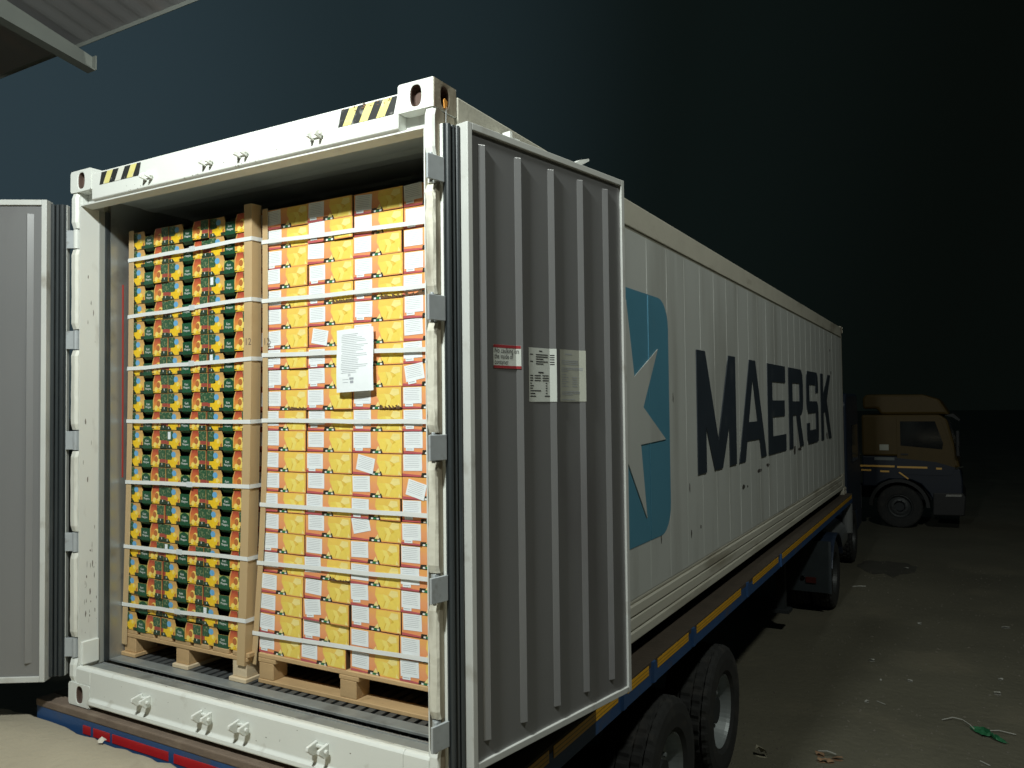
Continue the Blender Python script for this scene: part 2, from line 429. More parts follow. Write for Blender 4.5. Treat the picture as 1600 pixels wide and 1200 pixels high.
seam0, pitch = 2.012, 0.4045
ys = [seam0 + pitch * k for k in range(-4, 25)]
ys = [0.1625] + [y for y in ys if 0.25 < y < LEN - 0.25] + [LEN - 0.1625]
pm, bm_ = None, None
for k in range(len(ys) - 1):
    dx = random.uniform(-0.0012, 0.0008)
    MB().box(W - 0.030, W - 0.002 + dx, ys[k] + 0.0022, ys[k + 1] - 0.0022, 0.373, 2.6835).build('side_panel', side_white, C)
    if k:
        MB().prism([(W - 0.0025, ys[k] - 0.0070), (W + 0.0004, ys[k] - 0.0020), (W + 0.0004, ys[k] + 0.0020), (W - 0.0025, ys[k] + 0.0070)], 'z', 0.374, 2.683).build('seam_bead', side_white, C)
MB().box(0.03, W - 0.03, 0.18, LEN - 0.02, 2.80, 2.858).build('roof', rail_white, C)
MB().box(0.05, W - 0.05, LEN - 0.06, LEN - 0.01, 0.05, 2.84).build('front_end_wall', side_white, C)
MB().box(W - 0.10, W - 0.012, LEN - 0.16, LEN - 0.002, 0.1185, H - 0.1185).build('corner_post', rail_white, C)
# scuffs and dents on the lower side wall
for y, z, sy, sz in ((4.95, 0.80, 0.10, 0.035), (5.10, 0.79, 0.04, 0.02), (5.62, 0.90, 0.16, 0.03), (6.02, 0.93, 0.12, 0.03), (7.55, 1.00, 0.10, 0.10), (7.9, 1.0, 0.25, 0.03), (8.9, 1.04, 0.18, 0.04), (9.3, 1.06, 0.2, 0.06), (9.75, 1.10, 0.10, 0.12), (10.2, 1.08, 0.12, 0.09), (3.30, 0.60, 0.02, 0.06), (3.28, 0.95, 0.015, 0.05), (2.92, 1.62, 0.012, 0.06), (3.55, 0.62, 0.02, 0.03), (2.62, 0.66, 0.012, 0.06), (10.75, 2.05, 0.05, 0.05), (10.7, 2.4, 0.05, 0.04)):
    n = 9
    sy *= 1.5; sz *= 1.5
    pp = [(y + sy / 2 * math.cos(6.283 * i / n) * random.uniform(0.5, 1.1), z + sz / 2 * math.sin(6.283 * i / n) * random.uniform(0.5, 1.1)) for i in range(n)]
    MB().prism(pp, 'x', W - 0.0025, W - 0.0005).build('scuff', ironmark, C)
# inside lining, ceiling, floor
MB().box(0.050, 0.074, 0.1805, LEN - 0.08, 0.19, 2.79).build('inner_wall', steel, C)
MB().box(W - 0.074, W - 0.050, 0.1805, LEN - 0.08, 0.19, 2.79).build('inner_wall', steel, C)
cb = MB().box(0.0745, W - 0.0745, 0.090, LEN - 0.08, 2.765, 2.795)
for k in range(10):
    cb.prism([(0.35 + k * 0.33, 2.7648), (0.39 + k * 0.33, 2.757), (0.45 + k * 0.33, 2.757), (0.49 + k * 0.33, 2.7648)], 'x', 0.08, W - 0.08)
cb.build('ceiling_lining', liner, C)
MB().box(0.0738, 0.0752, 0.250, 0.2590, 1.20, 2.30).build('load_line', mat('load_line_red', (0.45, 0.05, 0.04), 0.5), C)
MB().box(0.06, W - 0.06, 0.136, LEN - 0.1, 0.08, 0.118).build('floor_pan', mat('floor_pan', (0.05, 0.055, 0.055), 0.6), C)
MB().prism([(0.136, 0.118), (0.142, 0.118), (0.142, 0.176), (0.148, 0.180), (0.147, 0.190), (0.136, 0.190)], 'x', 0.075, W - 0.075).build('drain_lip', alu, C)
bar = MB().prism([(-0.005, 0.118), (0.005, 0.118), (0.005, 0.190), (0.019, 0.191), (0.019, 0.199), (-0.019, 0.199), (-0.019, 0.191), (-0.005, 0.190)], 'y', 0.2585, 2.2).mesh('floor_bar', mat('floor_bar_dirty_shaded', (0.085, 0.09, 0.09), 0.5, metal=0.3, var=0.3, scale=9))  # dirty bars, darkened further to paint in the shade under the pallets
MB().prism([(0.186, 0.186), (0.258, 0.186), (0.258, 0.1980), (0.190, 0.1985), (0.186, 0.196)], 'x', 0.075, W - 0.075).build('floor_ledge', plate, C)
for k in range(52): MB().box(0.090 + k * 0.0437, 0.094 + k * 0.0437, 0.1425, 0.1855, 0.1185, 0.172).build('drain_web', alu, C)
for k in range(38):
    o = bpy.data.objects.new('floor_bar', bar); col.objects.link(o); o.parent = C; o.location = (0.102 + k * 0.0604, 0, 0)
# keepers for the locking bars
def keeper(x, z, up):
    b = MB(); f_ = 1.0 if up else 0.72
    for s in (-1, 1):
        xx = x + s * 0.032
        b.prism([(0.0, z - 0.028), (-0.030, z - 0.026), (-0.062, z + 0.002), (-0.059, z + 0.018), (-0.014, z + 0.026), (0.0, z + 0.028)] if up else
                [(0.0, z + 0.028), (-0.030, z + 0.026), (-0.062, z - 0.002), (-0.059, z - 0.018), (-0.014, z - 0.026), (0.0, z - 0.028)], 'x', xx - 0.007, xx + 0.007)
    s0 = 0.010 if up else -0.010
    b.box(x - 0.025, x + 0.025, -0.014, -0.0005, z + s0 - 0.006, z + s0 + 0.006)
    b.tube((x - 0.05, -0.026, z + s0 * 0.2), (x - 0.039, -0.026, z + s0 * 0.2), 0.012, 10)
    b.tube((x + 0.0395, -0.024, z + s0 * 0.2), (x + 0.052, -0.024, z + s0 * 0.2), 0.010, 10)
    b.v = [(x + (p[0] - x) * f_, p[1] * f_, z + (p[2] - z) * f_) for p in b.v]
    return b.build('locking_bar_keeper', white, C, bevel=0.003)
for x in (0.668, 1.115, 1.355, 1.815): keeper(x, 2.772, False)
for x in (0.645, 1.095, 1.345, 1.826): keeper(x, 0.128, True)
# hazard stripes on the header ends
def hazard(x0, x1, z0, z1, seq):
    b = MB(); n = len(seq); w = (x1 - x0) / n; sl = (z1 - z0) * 0.55
    for i, mi in enumerate(seq):
        a, c = x0 + i * w, x0 + (i + 1) * w
        q = [(a - sl / 2, z0), (c - sl / 2, z0), (c + sl / 2, z1), (a + sl / 2, z1)]
        q = [(min(max(u, x0), x1), z) for u, z in q]
        b.poly([(u, -0.0015 - 0.0001 * i, z) for u, z in q], mi)
    return b.build('hazard_stripe_decal', [haz_k, haz_y, haz_w], C)
hazard(0.250, 0.600, 2.790, 2.855, [0, 1, 0, 2, 0, 1, 0])
hazard(1.935, 2.255, 2.784, 2.856, [0, 1, 0, 1, 0, 1, 0])
# orange tag hanging in the side hole of the top casting
MB().prism([(0.066, 2.790), (0.084, 2.790), (0.087, 2.822), (0.070, 2.830), (0.062, 2.822)], 'x', W + 0.001, W + 0.005).build('orange_tag', orange_tag, C)
MB().tube((W + 0.004, 0.078, 2.797), (W + 0.003, 0.064, 2.30), 0.0016, 6).build('tag_wire', galv, C)

# chips, scuffs and scrapes on the sill top, header edge and left jamb
def chip(make, sx_, sz_, m_):
    n_ = 7
    pp = [(sx_ / 2 * math.cos(6.283 * i / n_) * random.uniform(0.4, 1.1), sz_ / 2 * math.sin(6.283 * i / n_) * random.uniform(0.4, 1.1)) for i in range(n_)]
    b_ = MB(); b_.poly([make(u_, w_) for u_, w_ in pp]); b_.build('paint_chip', m_, C)
chip_m = mat('bare_metal_chip', (0.16, 0.14, 0.12), 0.7, var=0.4, scale=60)
for k in range(34):
    cx_, cy_ = random.uniform(0.3, 2.3), random.choice((0.030, 0.036, 0.042, 0.048))
    chip(lambda u_, w_: (cx_ + u_, cy_ + w_, 0.2064 - (cy_ + w_ - 0.022) * 0.2632), random.uniform(0.008, 0.06), random.uniform(0.003, 0.007), chip_m)
for k in range(26):
    cx_, cz_ = random.uniform(0.45, 1.6), 2.722 + random.random() ** 2 * 0.03
    chip(lambda u_, w_: (cx_ + u_, -0.0006, cz_ + w_), random.uniform(0.004, 0.014), random.uniform(0.003, 0.006), chip_m)
for k in range(14):
    cx_, cz_ = random.uniform(1.93, 2.24), 2.858 - random.random() ** 2 * 0.02
    chip(lambda u_, w_: (cx_ + u_, -0.0032, cz_ + w_), random.uniform(0.01, 0.03), random.uniform(0.003, 0.007), mat('rust_chip', (0.22, 0.11, 0.05), 0.8, var=0.3))
for k in range(36):
    cy_, cz_ = random.uniform(0.03, 0.11), random.choice((random.uniform(0.42, 0.75), random.uniform(0.35, 2.4)))
    chip(lambda u_, w_: (0.0606, cy_ + u_, cz_ + w_), random.uniform(0.002, 0.010), random.uniform(0.008, 0.06), chip_m)
for k in range(16):
    cx_, cz_ = random.uniform(0.25, 2.2), random.uniform(0.07, 0.18)
    chip(lambda u_, w_: (cx_ + u_, -0.0006, cz_ + w_), random.uniform(0.004, 0.012), random.uniform(0.003, 0.008), chip_m)

# emblem: rounded blue square with a white seven-pointed star
X1 = W + 0.0005
def decal(outline, x, mb, mi=0):
    mb.poly([(x, y, z) for y, z in outline], mi)
lc, lz, hw = 2.02, 1.50, 0.81
rr = 0.20
sq = []
for cxs, czs, a0 in ((1, 1, 0), (-1, 1, 90), (-1, -1, 180), (1, -1, 270)):
    for k in range(7):
        t = R(a0 + 15 * k); sq.append((lc + cxs * (hw - rr) + rr * math.cos(t), lz + czs * (hw - rr) + rr * math.sin(t)))
star = []
for k in range(14):
    t = R(90 - 180 / 7 * k); q = 0.73 if k % 2 == 0 else 0.283
    star.append((lc + q * math.cos(t), lz + q * math.sin(t)))
lb = MB(); decal(sq, X1, lb)
for y in ys:
    if lc - hw + 0.03 < y < lc + hw - 0.03:
        ext = hw if abs(y - lc) < hw - rr else hw - rr + math.sqrt(max(0, rr * rr - (abs(y - lc) - hw + rr) ** 2))
        lb.prism([(W + 0.0006, y - 0.0030), (W + 0.0034, y - 0.0030), (W + 0.0062, y), (W + 0.0034, y + 0.0030), (W + 0.0006, y + 0.0030)], 'z', lz - ext + 0.006, lz + ext - 0.006)
em = lb.build('emblem_square', blue_logo, C)
sb = MB(); sb.prism(star, 'x', X1 + 0.0004, X1 + 0.0062)
st = sb.build('star', side_white, em, local=True, center=False); st.location = -WL[em.name]
tag(em, 'blue rounded square with white seven pointed star'); tag(st, 'white seven pointed star')
# letters
ZB, ZT = 1.03, 2.005
def letter(polys):
    b = MB()
    for i, q in enumerate(polys):
        q = [(y, z) for y, z in q]
        b.prism(q, 'x', W + 0.0005, W + 0.0060 + 0.00012 * i)
    return b.build('letter', letter_blue, C)
def rect(y0, y1, z0, z1): return [(y0, z0), (y1, z0), (y1, z1), (y0, z1)]
y0, y1 = 3.490, 4.690; s = 0.235
letter([rect(y0, y0 + s, ZB, ZT), rect(y1 - s, y1, ZB, ZT), [(y0 + s, ZT), ((y0 + y1) / 2 + 0.12, ZB), ((y0 + y1) / 2 - 0.12, ZB), (y0 + s, ZT - 0.60)][::1],
        [(y1 - s, ZT), (y1 - s, ZT - 0.60), ((y0 + y1) / 2 + 0.12, ZB), ((y0 + y1) / 2 - 0.12, ZB)]])
y0, y1 = 4.790, 5.945; c = (y0 + y1) / 2
letter([[(y0, ZB), (y0 + 0.235, ZB), (c + 0.075, ZT), (c - 0.125, ZT)], [(y1, ZB), (y1 - 0.235, ZB), (c - 0.075, ZT), (c + 0.125, ZT)], rect(y0 + 0.24, y1 - 0.24, ZB + 0.19, ZB + 0.37)])
y0, y1 = 6.050, 7.010
letter([rect(y0, y0 + 0.235, ZB, ZT), rect(y0 + 0.235, y1, ZB, ZB + 0.19), rect(y0 + 0.235, y1, ZT - 0.19, ZT), rect(y0 + 0.235, y1 - 0.06, 1.43, 1.61)])
y0, y1 = 7.215, 8.170
letter([rect(y0, y0 + 0.235, ZB, ZT), rect(y0 + 0.235, y1 - 0.12, ZT - 0.18, ZT), [(y1 - 0.12, ZT), (y1 - 0.02, ZT - 0.07), (y1, ZT - 0.18), (y1 - 0.24, ZT - 0.18)], rect(y1 - 0.24, y1, 1.60, ZT - 0.18),
        [(y1, 1.60), (y1 - 0.24, 1.60), (y1 - 0.13, 1.43), (y1 - 0.03, 1.50)], rect(y0 + 0.235, y1 - 0.12, 1.43, 1.60), [(y0 + 0.46, 1.43), (y0 + 0.70, 1.43), (y1, ZB), (y1 - 0.26, ZB)]])
y0, y1 = 8.440, 9.395; t = 0.18
letter([rect(y0 + 0.1, y1 - 0.1, ZT - t, ZT), [(y0 + 0.1, ZT), (y0 + 0.02, ZT - 0.06), (y0, ZT - 0.16), (y0 + 0.22, ZT - 0.17), (y0 + 0.22, ZT - 0.1)], rect(y0, y0 + 0.22, 1.60, ZT - 0.16), [(y0, 1.60), (y0 + 0.22, 1.60), (y0 + 0.12, 1.44), (y0 + 0.03, 1.50)],
        rect(y0 + 0.12, y1 - 0.12, 1.44, 1.60), [(y1, 1.44), (y1 - 0.22, 1.44), (y1 - 0.12, 1.60), (y1 - 0.03, 1.54)], rect(y1 - 0.22, y1, ZB + 0.16, 1.44), [(y1, ZB + 0.16), (y1 - 0.22, ZB + 0.16), (y1 - 0.22, ZB + 0.08), (y1 - 0.1, ZB), (y1 - 0.02, ZB + 0.06)],
        rect(y0 + 0.1, y1 - 0.1, ZB, ZB + t), [(y0 + 0.1, ZB), (y0 + 0.22, ZB + 0.1), (y0 + 0.22, ZB + 0.16), (y0, ZB + 0.16), (y0 + 0.02, ZB + 0.06)], rect(y0, y0 + 0.22, ZB + 0.16, ZB + 0.28), rect(y1 - 0.22, y1, 1.72, ZT - 0.16),
        [(y1 - 0.1, ZT), (y1 - 0.02, ZT - 0.06), (y1, ZT - 0.16), (y1 - 0.22, ZT - 0.16), (y1 - 0.22, ZT - 0.1)]])
y0, y1 = 9.640, 10.640
letter([rect(y0, y0 + 0.235, ZB, ZT), [(y0 + 0.235, 1.42), (y0 + 0.235, 1.70), (y1 - 0.27, ZT), (y1 - 0.01, ZT), (y0 + 0.42, 1.46)], [(y0 + 0.33, 1.52), (y0 + 0.52, 1.68), (y1, ZB), (y1 - 0.27, ZB)]])

# doors, each turned right back on its hinges
DZ0, DZ1 = 0.135, 2.730
def make_door(loc, ang, sg, label):
    """local x runs from the hinge edge to the free edge, y*sg is into the thickness, z is height above the container's underside"""
    def bx(b, s0, s1, d0, d1, z0, z1, mi=0):
        a, c = sorted((d0 * sg, d1 * sg)); return b.box(s0, s1, a, c, z0, z1, mi)
    root = bx(MB(), 0.006, 1.154, 0.004, 0.060, DZ0 + 0.004, DZ1 - 0.004).build('door', door_grey, C, local=True, center=False)
    root.location = loc; root.rotation_euler = (0, 0, ang)
    tag(root, label)
    def P(b, name, m_, bevel=0.0, smooth=False): return b.build(name, m_, root, local=True, bevel=bevel, smooth=smooth)
    P(bx(MB(), 0.0, 0.028, -0.008, 0.058, DZ0, DZ1), 'edge_trim', door_trim, 0.003)
    P(bx(MB(), 1.132, 1.160, -0.008, 0.058, DZ0, DZ1), 'edge_trim', door_trim, 0.003)
    P(bx(MB(), 0.0282, 1.1318, -0.008, 0.058, DZ1 - 0.030, DZ1), 'edge_trim', door_trim, 0.003)
    P(bx(MB(), 0.0282, 1.1318, -0.008, 0.058, DZ0, DZ0 + 0.030), 'edge_trim', door_trim, 0.003)
    P(bx(MB(), -0.074, 1.166, 0.0605, 0.095, DZ0 + 0.01, DZ1 - 0.012), 'outer_skin', white, 0.003)
    for s0, r_, dd in ((-0.010, 0.010, 0.040), (-0.032, 0.009, 0.046), (-0.056, 0.012, 0.048)):
        b = MB(); b.tube((s0, sg * dd, DZ0 + 0.015), (s0, sg * dd, DZ1 - 0.015), r_, 12)
        P(b, 'door_seal', rubber, smooth=False)
    P(bx(MB(), -0.072, -0.001, 0.052, 0.0602, DZ0 + 0.012, DZ1 - 0.014), 'seal_base', rubber)
    for c_ in (0.088, 0.318, 0.551, 0.777, 0.991):
        prof_ = [(c_ - 0.019, 0.0038 * sg), (c_ + 0.012, -0.011 * sg), (c_ + 0.015, -0.011 * sg), (c_ + 0.024, 0.0038 * sg)]
        if sg < 0: prof_ = prof_[::-1]
        b = MB(); b.prism(prof_, 'z', DZ0 + 0.10, DZ1 - 0.075)
        P(b, 'rib', door_grey, 0.004)
    for hz in HZ:
        b = MB(); bx(b, -0.165, -0.0745, 0.050, 0.062, hz - 0.050, hz + 0.050); bx(b, -0.0745, 0.02, 0.0955, 0.104, hz - 0.046, hz + 0.046)
        b.tube((-0.135, sg * 0.064, hz - 0.06), (-0.135, sg * 0.064, hz + 0.06), 0.008, 8)
        P(b, 'hinge_blade', galv, 0.002)
    for s0, kind in ((0.425, 0), (0.905, 1)):
        b = MB(); b.tube((s0, sg * 0.125, DZ0 - 0.02), (s0, sg * 0.125, DZ1 + 0.012), 0.017, 12)
        if kind == 0:
            bx(b, s0 - 0.030, s0 - 0.014, 0.105, 0.150, DZ1 + 0.005, DZ1 + 0.088); bx(b, s0 - 0.012, s0 + 0.045, 0.110, 0.145, DZ1 + 0.002, DZ1 + 0.066)
        else:
            pr = [(s0 - 0.03, DZ1), (s0 + 0.03, DZ1), (s0 + 0.03, DZ1 + 0.05), (s0 + 0.12, DZ1 + 0.098), (s0 + 0.115, DZ1 + 0.108), (s0 + 0.04, DZ1 + 0.085), (s0 - 0.03, DZ1 + 0.045)]
            b.prism(pr, 'y', *sorted((0.112 * sg, 0.140 * sg)))
        P(b, 'locking_bar', white)
    return root
DA = Vector((2.525, 0.097, 0.0))
door_r = make_door(DA, math.atan2(0.98201, 0.18882), 1, 'right door swung back beside the container wall, grey ribbed inner face with three placards')
door_l = make_door((-0.060, -0.100, 0.0), R(213), -1, 'left door swung open, grey ribbed inner face cut by the picture edge')
# placards bent over the ribs of the right door
def placard(s0, s1, rib, z0, z1, m_, bars, name, label):
    b = MB()
    line = [(s0, 0.0022), (rib - 0.0196, 0.0022), (s1, 0.0022 - (s1 - rib + 0.0196) * 0.50)]
    for (a, da), (c_, dc) in zip(line[:-1], line[1:]):
        for e0 in (0.0,):
            b.poly([(a, da, z0), (c_, dc, z0), (c_, dc, z1), (a, da, z1)], 0)
            b.poly([(a, da + 0.001, z0), (a, da + 0.001, z1), (c_, dc + 0.001, z1), (c_, dc + 0.001, z0)], 0)
    def dep(sx_):
        for (a, da), (c_, dc) in zip(line[:-1], line[1:]):
            if a <= sx_ <= c_: return lerp(da, dc, (sx_ - a) / (c_ - a)) - 0.0007
        return line[-1][1] - 0.0007
    for (u0, u1, w0, w1, mi) in bars:
        cuts = [u0] + [q for q, _ in line[1:2] if u0 < q < u1] + [u1]
        for a, c_ in zip(cuts[:-1], cuts[1:]):
            b.poly([(a, dep(a + 1e-6), w0), (c_, dep(c_ - 1e-6), w0), (c_, dep(c_ - 1e-6), w1), (a, dep(a + 1e-6), w1)], mi)
    return b, dep
s0, s1 = 0.153, 0.320
b, dep = placard(s0, s1, 0.318, 1.738, 1.838, plac, [(s0, 0.318, 1.825, 1.8375, 2), (s0, 0.319, 1.7385, 1.750, 2)], 'p', '')
for k, tx in enumerate(('No caulking on', 'the inside of', 'container')):
    wd = (0.150, 0.118, 0.088)[k]
    add_text(b, tx, 0.032, lambda u, v, k=k: (s0 + 0.006 + u, dep(s0 + 0.006 + u) - 0.0003, 1.803 - k * 0.024 + v), 1, wd)
o = b.build('placard', [plac, ink_k, red_bar], door_r, local=True); tag(o, 'white placard with red bars reading No caulking on the inside of container')
bars = []
def row(z, cells, h=0.0045, mi=1):
    for a, c_ in cells: bars.append((a, c_, z - h / 2, z + h / 2, mi))
s0, s1 = 0.384, 0.563
row(1.822, [(0.455, 0.478)])
for k, z in enumerate((1.806, 1.796, 1.786, 1.775, 1.765)):
    row(z, ([(0.392, 0.412)] if k in (0, 3) else []) + [(0.432, 0.518 if k in (0, 1, 3) else 0.486), (0.532, 0.553)])
row(1.727, [(0.448, 0.486)], 0.006)
for z in (1.713, 1.702, 1.691): row(z, [(0.392, 0.412), (0.422, 0.466), (0.477, 0.523)])
for k, z in enumerate((1.679, 1.668, 1.657, 1.646, 1.634, 1.622)): row(z, [(0.392, (0.402, 0.415, 0.41, 0.466, 0.425, 0.43)[k]), (0.500 if k < 5 else 0.492, 0.512 if k < 5 else 0.53)])
b, dep = placard(s0, s1, 0.551, 1.597, 1.836, plac, bars, 'p', '')
o = b.build('placard', [plac, ink_k], door_r, local=True); tag(o, 'white specification placard with rows of small black print')
bars = []
s0, s1 = 0.608, 0.790
row(1.817, [(0.648, 0.700)], 0.004)
for z in (1.787, 1.779, 1.771): row(z, [(0.620, 0.748)], 0.003)
for z in (1.753, 1.746): row(z, [(0.618, 0.775)], 0.0028)
for k, z in enumerate((1.738, 1.722, 1.710, 1.700, 1.690, 1.680, 1.668)): row(z, [(0.620, 0.655 if k % 2 else 0.67), (0.700, 0.740)][: 1 + (k > 1)], 0.003)
for z in (1.643, 1.636, 1.629): row(z, [(0.620, 0.760 if z > 1.63 else 0.70)], 0.003)
row(1.606, [(0.62, 0.72)], 0.003)
b, dep = placard(s0, s1, 0.777, 1.597, 1.838, plac2, bars, 'p', '')
o = b.build('placard', [plac2, ink], door_r, local=True); tag(o, 'aged grey placard with faint small print')

# ------------------------------------------------------------------ pallets
FL = 0.1992
def lean(z, amp): t_ = max(0.0, (2.5 - z) / 2.1); return -amp * t_ * t_
YL, YR = 0.262, 0.310            # front planes of the two stacks
LX0, LWD = 0.140, 0.3265         # left stack: three columns
RX0, RWD = 1.160, 0.2940         # right stack: four columns
PT = 0.150                       # pallet height
def plank(parent, x0, x1, y0, y1, z0, z1, name='board', m_=None):
    return MB().box(x0, x1, y0, y1, z0, z1).build(name, m_ or wood, parent, bevel=0.003, segs=1)
lx = LX0 + lean(0.4, 0.055); lw = 3 * LWD
P1 = thing('pallet', 'wooden pallet with three feet under the dark green mango carton stack', 'pallet', (lx, YL, FL))
for k, xa in enumerate((lx - 0.005, lx + lw / 2 - 0.05, lx + lw - 0.10)):
    plank(P1, xa - 0.012, xa + 0.112, YL - 0.012, YL + 1.19, FL, FL + 0.021, 'bottom_board', wood_pale if k else wood)
    for yb in (YL, YL + 0.52, YL + 1.04):
        plank(P1, xa, xa + 0.10, yb + 0.004, yb + 0.145, FL + 0.0212, FL + 0.104, 'block', (wood_pale if k == 2 else wood))
for yb in (YL, YL + 0.52, YL + 1.04):
    plank(P1, lx - 0.01, lx + lw + 0.01, yb, yb + 0.14, FL + 0.1042, FL + 0.126, 'stringer_board')
for k in range(7):
    plank(P1, lx - 0.01 + k * lw / 6.6, lx + 0.11 + k * lw / 6.6, YL + 0.001, YL + 1.18, FL + 0.1262, FL + PT - 0.001, 'deck_board')
rx = RX0 + lean(0.4, 0.045); rw = 4 * RWD
P2 = thing('pallet', 'wooden pallet with wide fork openings under the yellow orange carton stack', 'pallet', (rx, YR, FL))
for yb in (YR - 0.01, YR + 0.43, YR + 0.87):
    plank(P2, rx - 0.005, rx + rw + 0.003, yb, yb + 0.10, FL, FL + 0.021, 'bottom_board')
    for xb in (rx, rx + rw / 2 - 0.05, rx + rw - 0.115):
        plank(P2, xb, xb + 0.10, yb + 0.003, yb + 0.10, FL + 0.0212, FL + 0.104, 'block')
for xb in (rx - 0.005, rx + rw / 2 - 0.055, rx + rw - 0.125):
    plank(P2, xb, xb + 0.12, YR - 0.008, YR + 1.0, FL + 0.1042, FL + 0.126, 'stringer_board')
for k in range(7):
    plank(P2, rx - 0.005, rx + rw + 0.002, YR - 0.008 + k * 0.145, YR + 0.10 + k * 0.145, FL + 0.1262, FL + PT - 0.001, 'deck_board')

# ------------------------------------------------------------------ cartons
c_green = mat('print_dark_green', (0.012, 0.085, 0.038), 0.42, var=0.15, scale=30, coords='obj', rnd=0.2)
c_leaf = mat('print_leaf', (0.028, 0.095, 0.045), 0.45, var=0.5, scale=60, dirt=(0.58, 0.56, 0.28), dirt_amt=0.52, dirt_scale=75, coords='obj')
c_mango = grad_mat('print_mango', (0.74, 0.30, 0.05), (0.33, 0.040, 0.030), 0.03, 0.10, c2=(0.60, 0.14, 0.045))
c_salmon = grad_mat('print_salmon', (0.78, 0.47, 0.05), (0.52, 0.30, 0.11), 0.0, 0.10, c2=(0.76, 0.46, 0.12))
c_yel = mat('print_yellow', (0.84, 0.55, 0.022), 0.45, var=0.16, scale=50, coords='obj')
c_yel2 = mat('print_light_yellow', (0.88, 0.68, 0.16), 0.45, var=0.12, scale=60, coords='obj')
c_blue = mat('print_blue', (0.15, 0.40, 0.66), 0.45, var=0.2, scale=90, coords='obj')
c_red = mat('print_red_brown', (0.36, 0.07, 0.05), 0.5, var=0.2, scale=50, coords='obj')
c_pit = mat('print_pit', (0.45, 0.15, 0.04), 0.5, var=0.3, scale=90, coords='obj')
c_blk = mat('print_black_green', (0.02, 0.045, 0.025), 0.5, var=0.4, scale=80, dirt=(0.3, 0.3, 0.2), dirt_amt=0.25, dirt_scale=160, coords='obj')
c_in = mat('carton_inside', (0.035, 0.035, 0.02), 0.8)
c_wht = mat('print_white', (0.80, 0.82, 0.78), 0.5)
c_sidelab = mat('side_label_grey', (0.62, 0.64, 0.66), 0.6)
CH, CD = 0.1012, 0.38
def circ(cx, cz, rx_, rz_, n=10): return [(cx + rx_ * math.cos(6.2832 * i / n), cz + rz_ * math.sin(6.2832 * i / n)) for i in range(n)]
def left_carton():
    w, h, d_ = LWD - 0.004, CH - 0.0032, CD
    b = MB()
    U = lambda u: u * w
    V = lambda v: v * h
    front = [(0, 0), (1, 0), (1, 1), (.650, 1), (.607, .66), (.372, .66), (.332, 1), (0, 1)]
    b.prism([(U(u), V(v)) for u, v in front], 'y', 0.0, 0.004, 0)
    # shell
    b.poly([(0, .004, 0), (0, d_, 0), (0, d_, h), (0, .004, h)], 6); b.poly([(w, .004, 0), (w, d_, 0), (w, d_, h), (w, .004, h)], 6)
    b.poly([(0, .004, 0), (w, .004, 0), (w, d_, 0), (0, d_, 0)], 10); b.poly([(0, d_, 0), (w, d_, 0), (w, d_, h), (0, d_, h)], 10)
    b.poly([(0, .05, h), (w, .05, h), (w, d_, h), (0, d_, h)], 10)
    b.box(U(.30), U(.68), .05, .06, 0.0, h * 0.98, 10)
    def P(pts_, mi, lv): b.poly([(U(u), -0.0003 * lv, V(v)) for u, v in pts_], mi)
    rc = lambda u0, u1, v0, v1: [(u0, v0), (u1, v0), (u1, v1), (u0, v1)]
    # left field: leaf print, orange tab, blue seal, yellow fruit
    P(rc(.0, .165, .42, .985), 2, 1); P(rc(.055, .15, .22, .43), 4, 1); P(rc(.0, .055, .22, .43), 6, 1); P(rc(.0, .14, .0, .21), 9, 1)
    P(circ(.205, .73, .058, .165, 12), 5, 3)
    P([(.13, .50), (.25, .60), (.32, .42), (.30, .20), (.14, .20)], 4, 1)
    P(circ(.185, .25, .088, .215, 12), 4, 2); P(circ(.255, .46, .035, .13, 8), 8, 3)
    P(rc(.265, .372, .0, .17), 9, 1); P(rc(.605, .66, .0, .10), 9, 1); P([(.30, .30), (.345, .38), (.345, .14), (.31, .14)], 7, 1)
    # right field: cut mango, yellow pieces, leaf print
    P([(.615, .20), (.63, .66), (.67, 1.0), (.80, 1.0), (.82, .80), (.82, .20)], 1, 1)
    P(circ(.775, .45, .066, .245, 12), 8, 2); P(circ(.755, .44, .048, .185, 10), 7, 3)
    P(circ(.70, .20, .048, .15, 9), 8, 4); P([(.78, .12), (.84, .16), (.835, .42), (.80, .36)], 8, 4); P(circ(.745, .12, .03, .09, 7), 4, 5)
    P(rc(.815, 1.0, .46, .985), 2, 2); P(rc(.85, 1.0, .27, .47), 6, 1); P(rc(.82, 1.0, .0, .26), 9, 1)
    P(rc(.90, .915, .13, .24), 11, 2); P(rc(.06, .075, .07, .17), 11, 2); P(rc(.62, .70, .01, .045), 4, 2)
    # side print (white label on red)
    for y0_, y1_ in ((0.055, 0.20), (0.23, 0.34)):
        b.poly([(w + .0004, y0_, h * .2), (w + .0004, y1_, h * .2), (w + .0004, y1_, h * .93), (w + .0004, y0_, h * .93)], 12)
    return b.mesh('mango_carton', [c_salmon, c_mango, c_leaf, c_salmon, c_yel, c_blue, c_red, c_pit, c_yel2, c_blk, c_in, c_wht, c_sidelab])
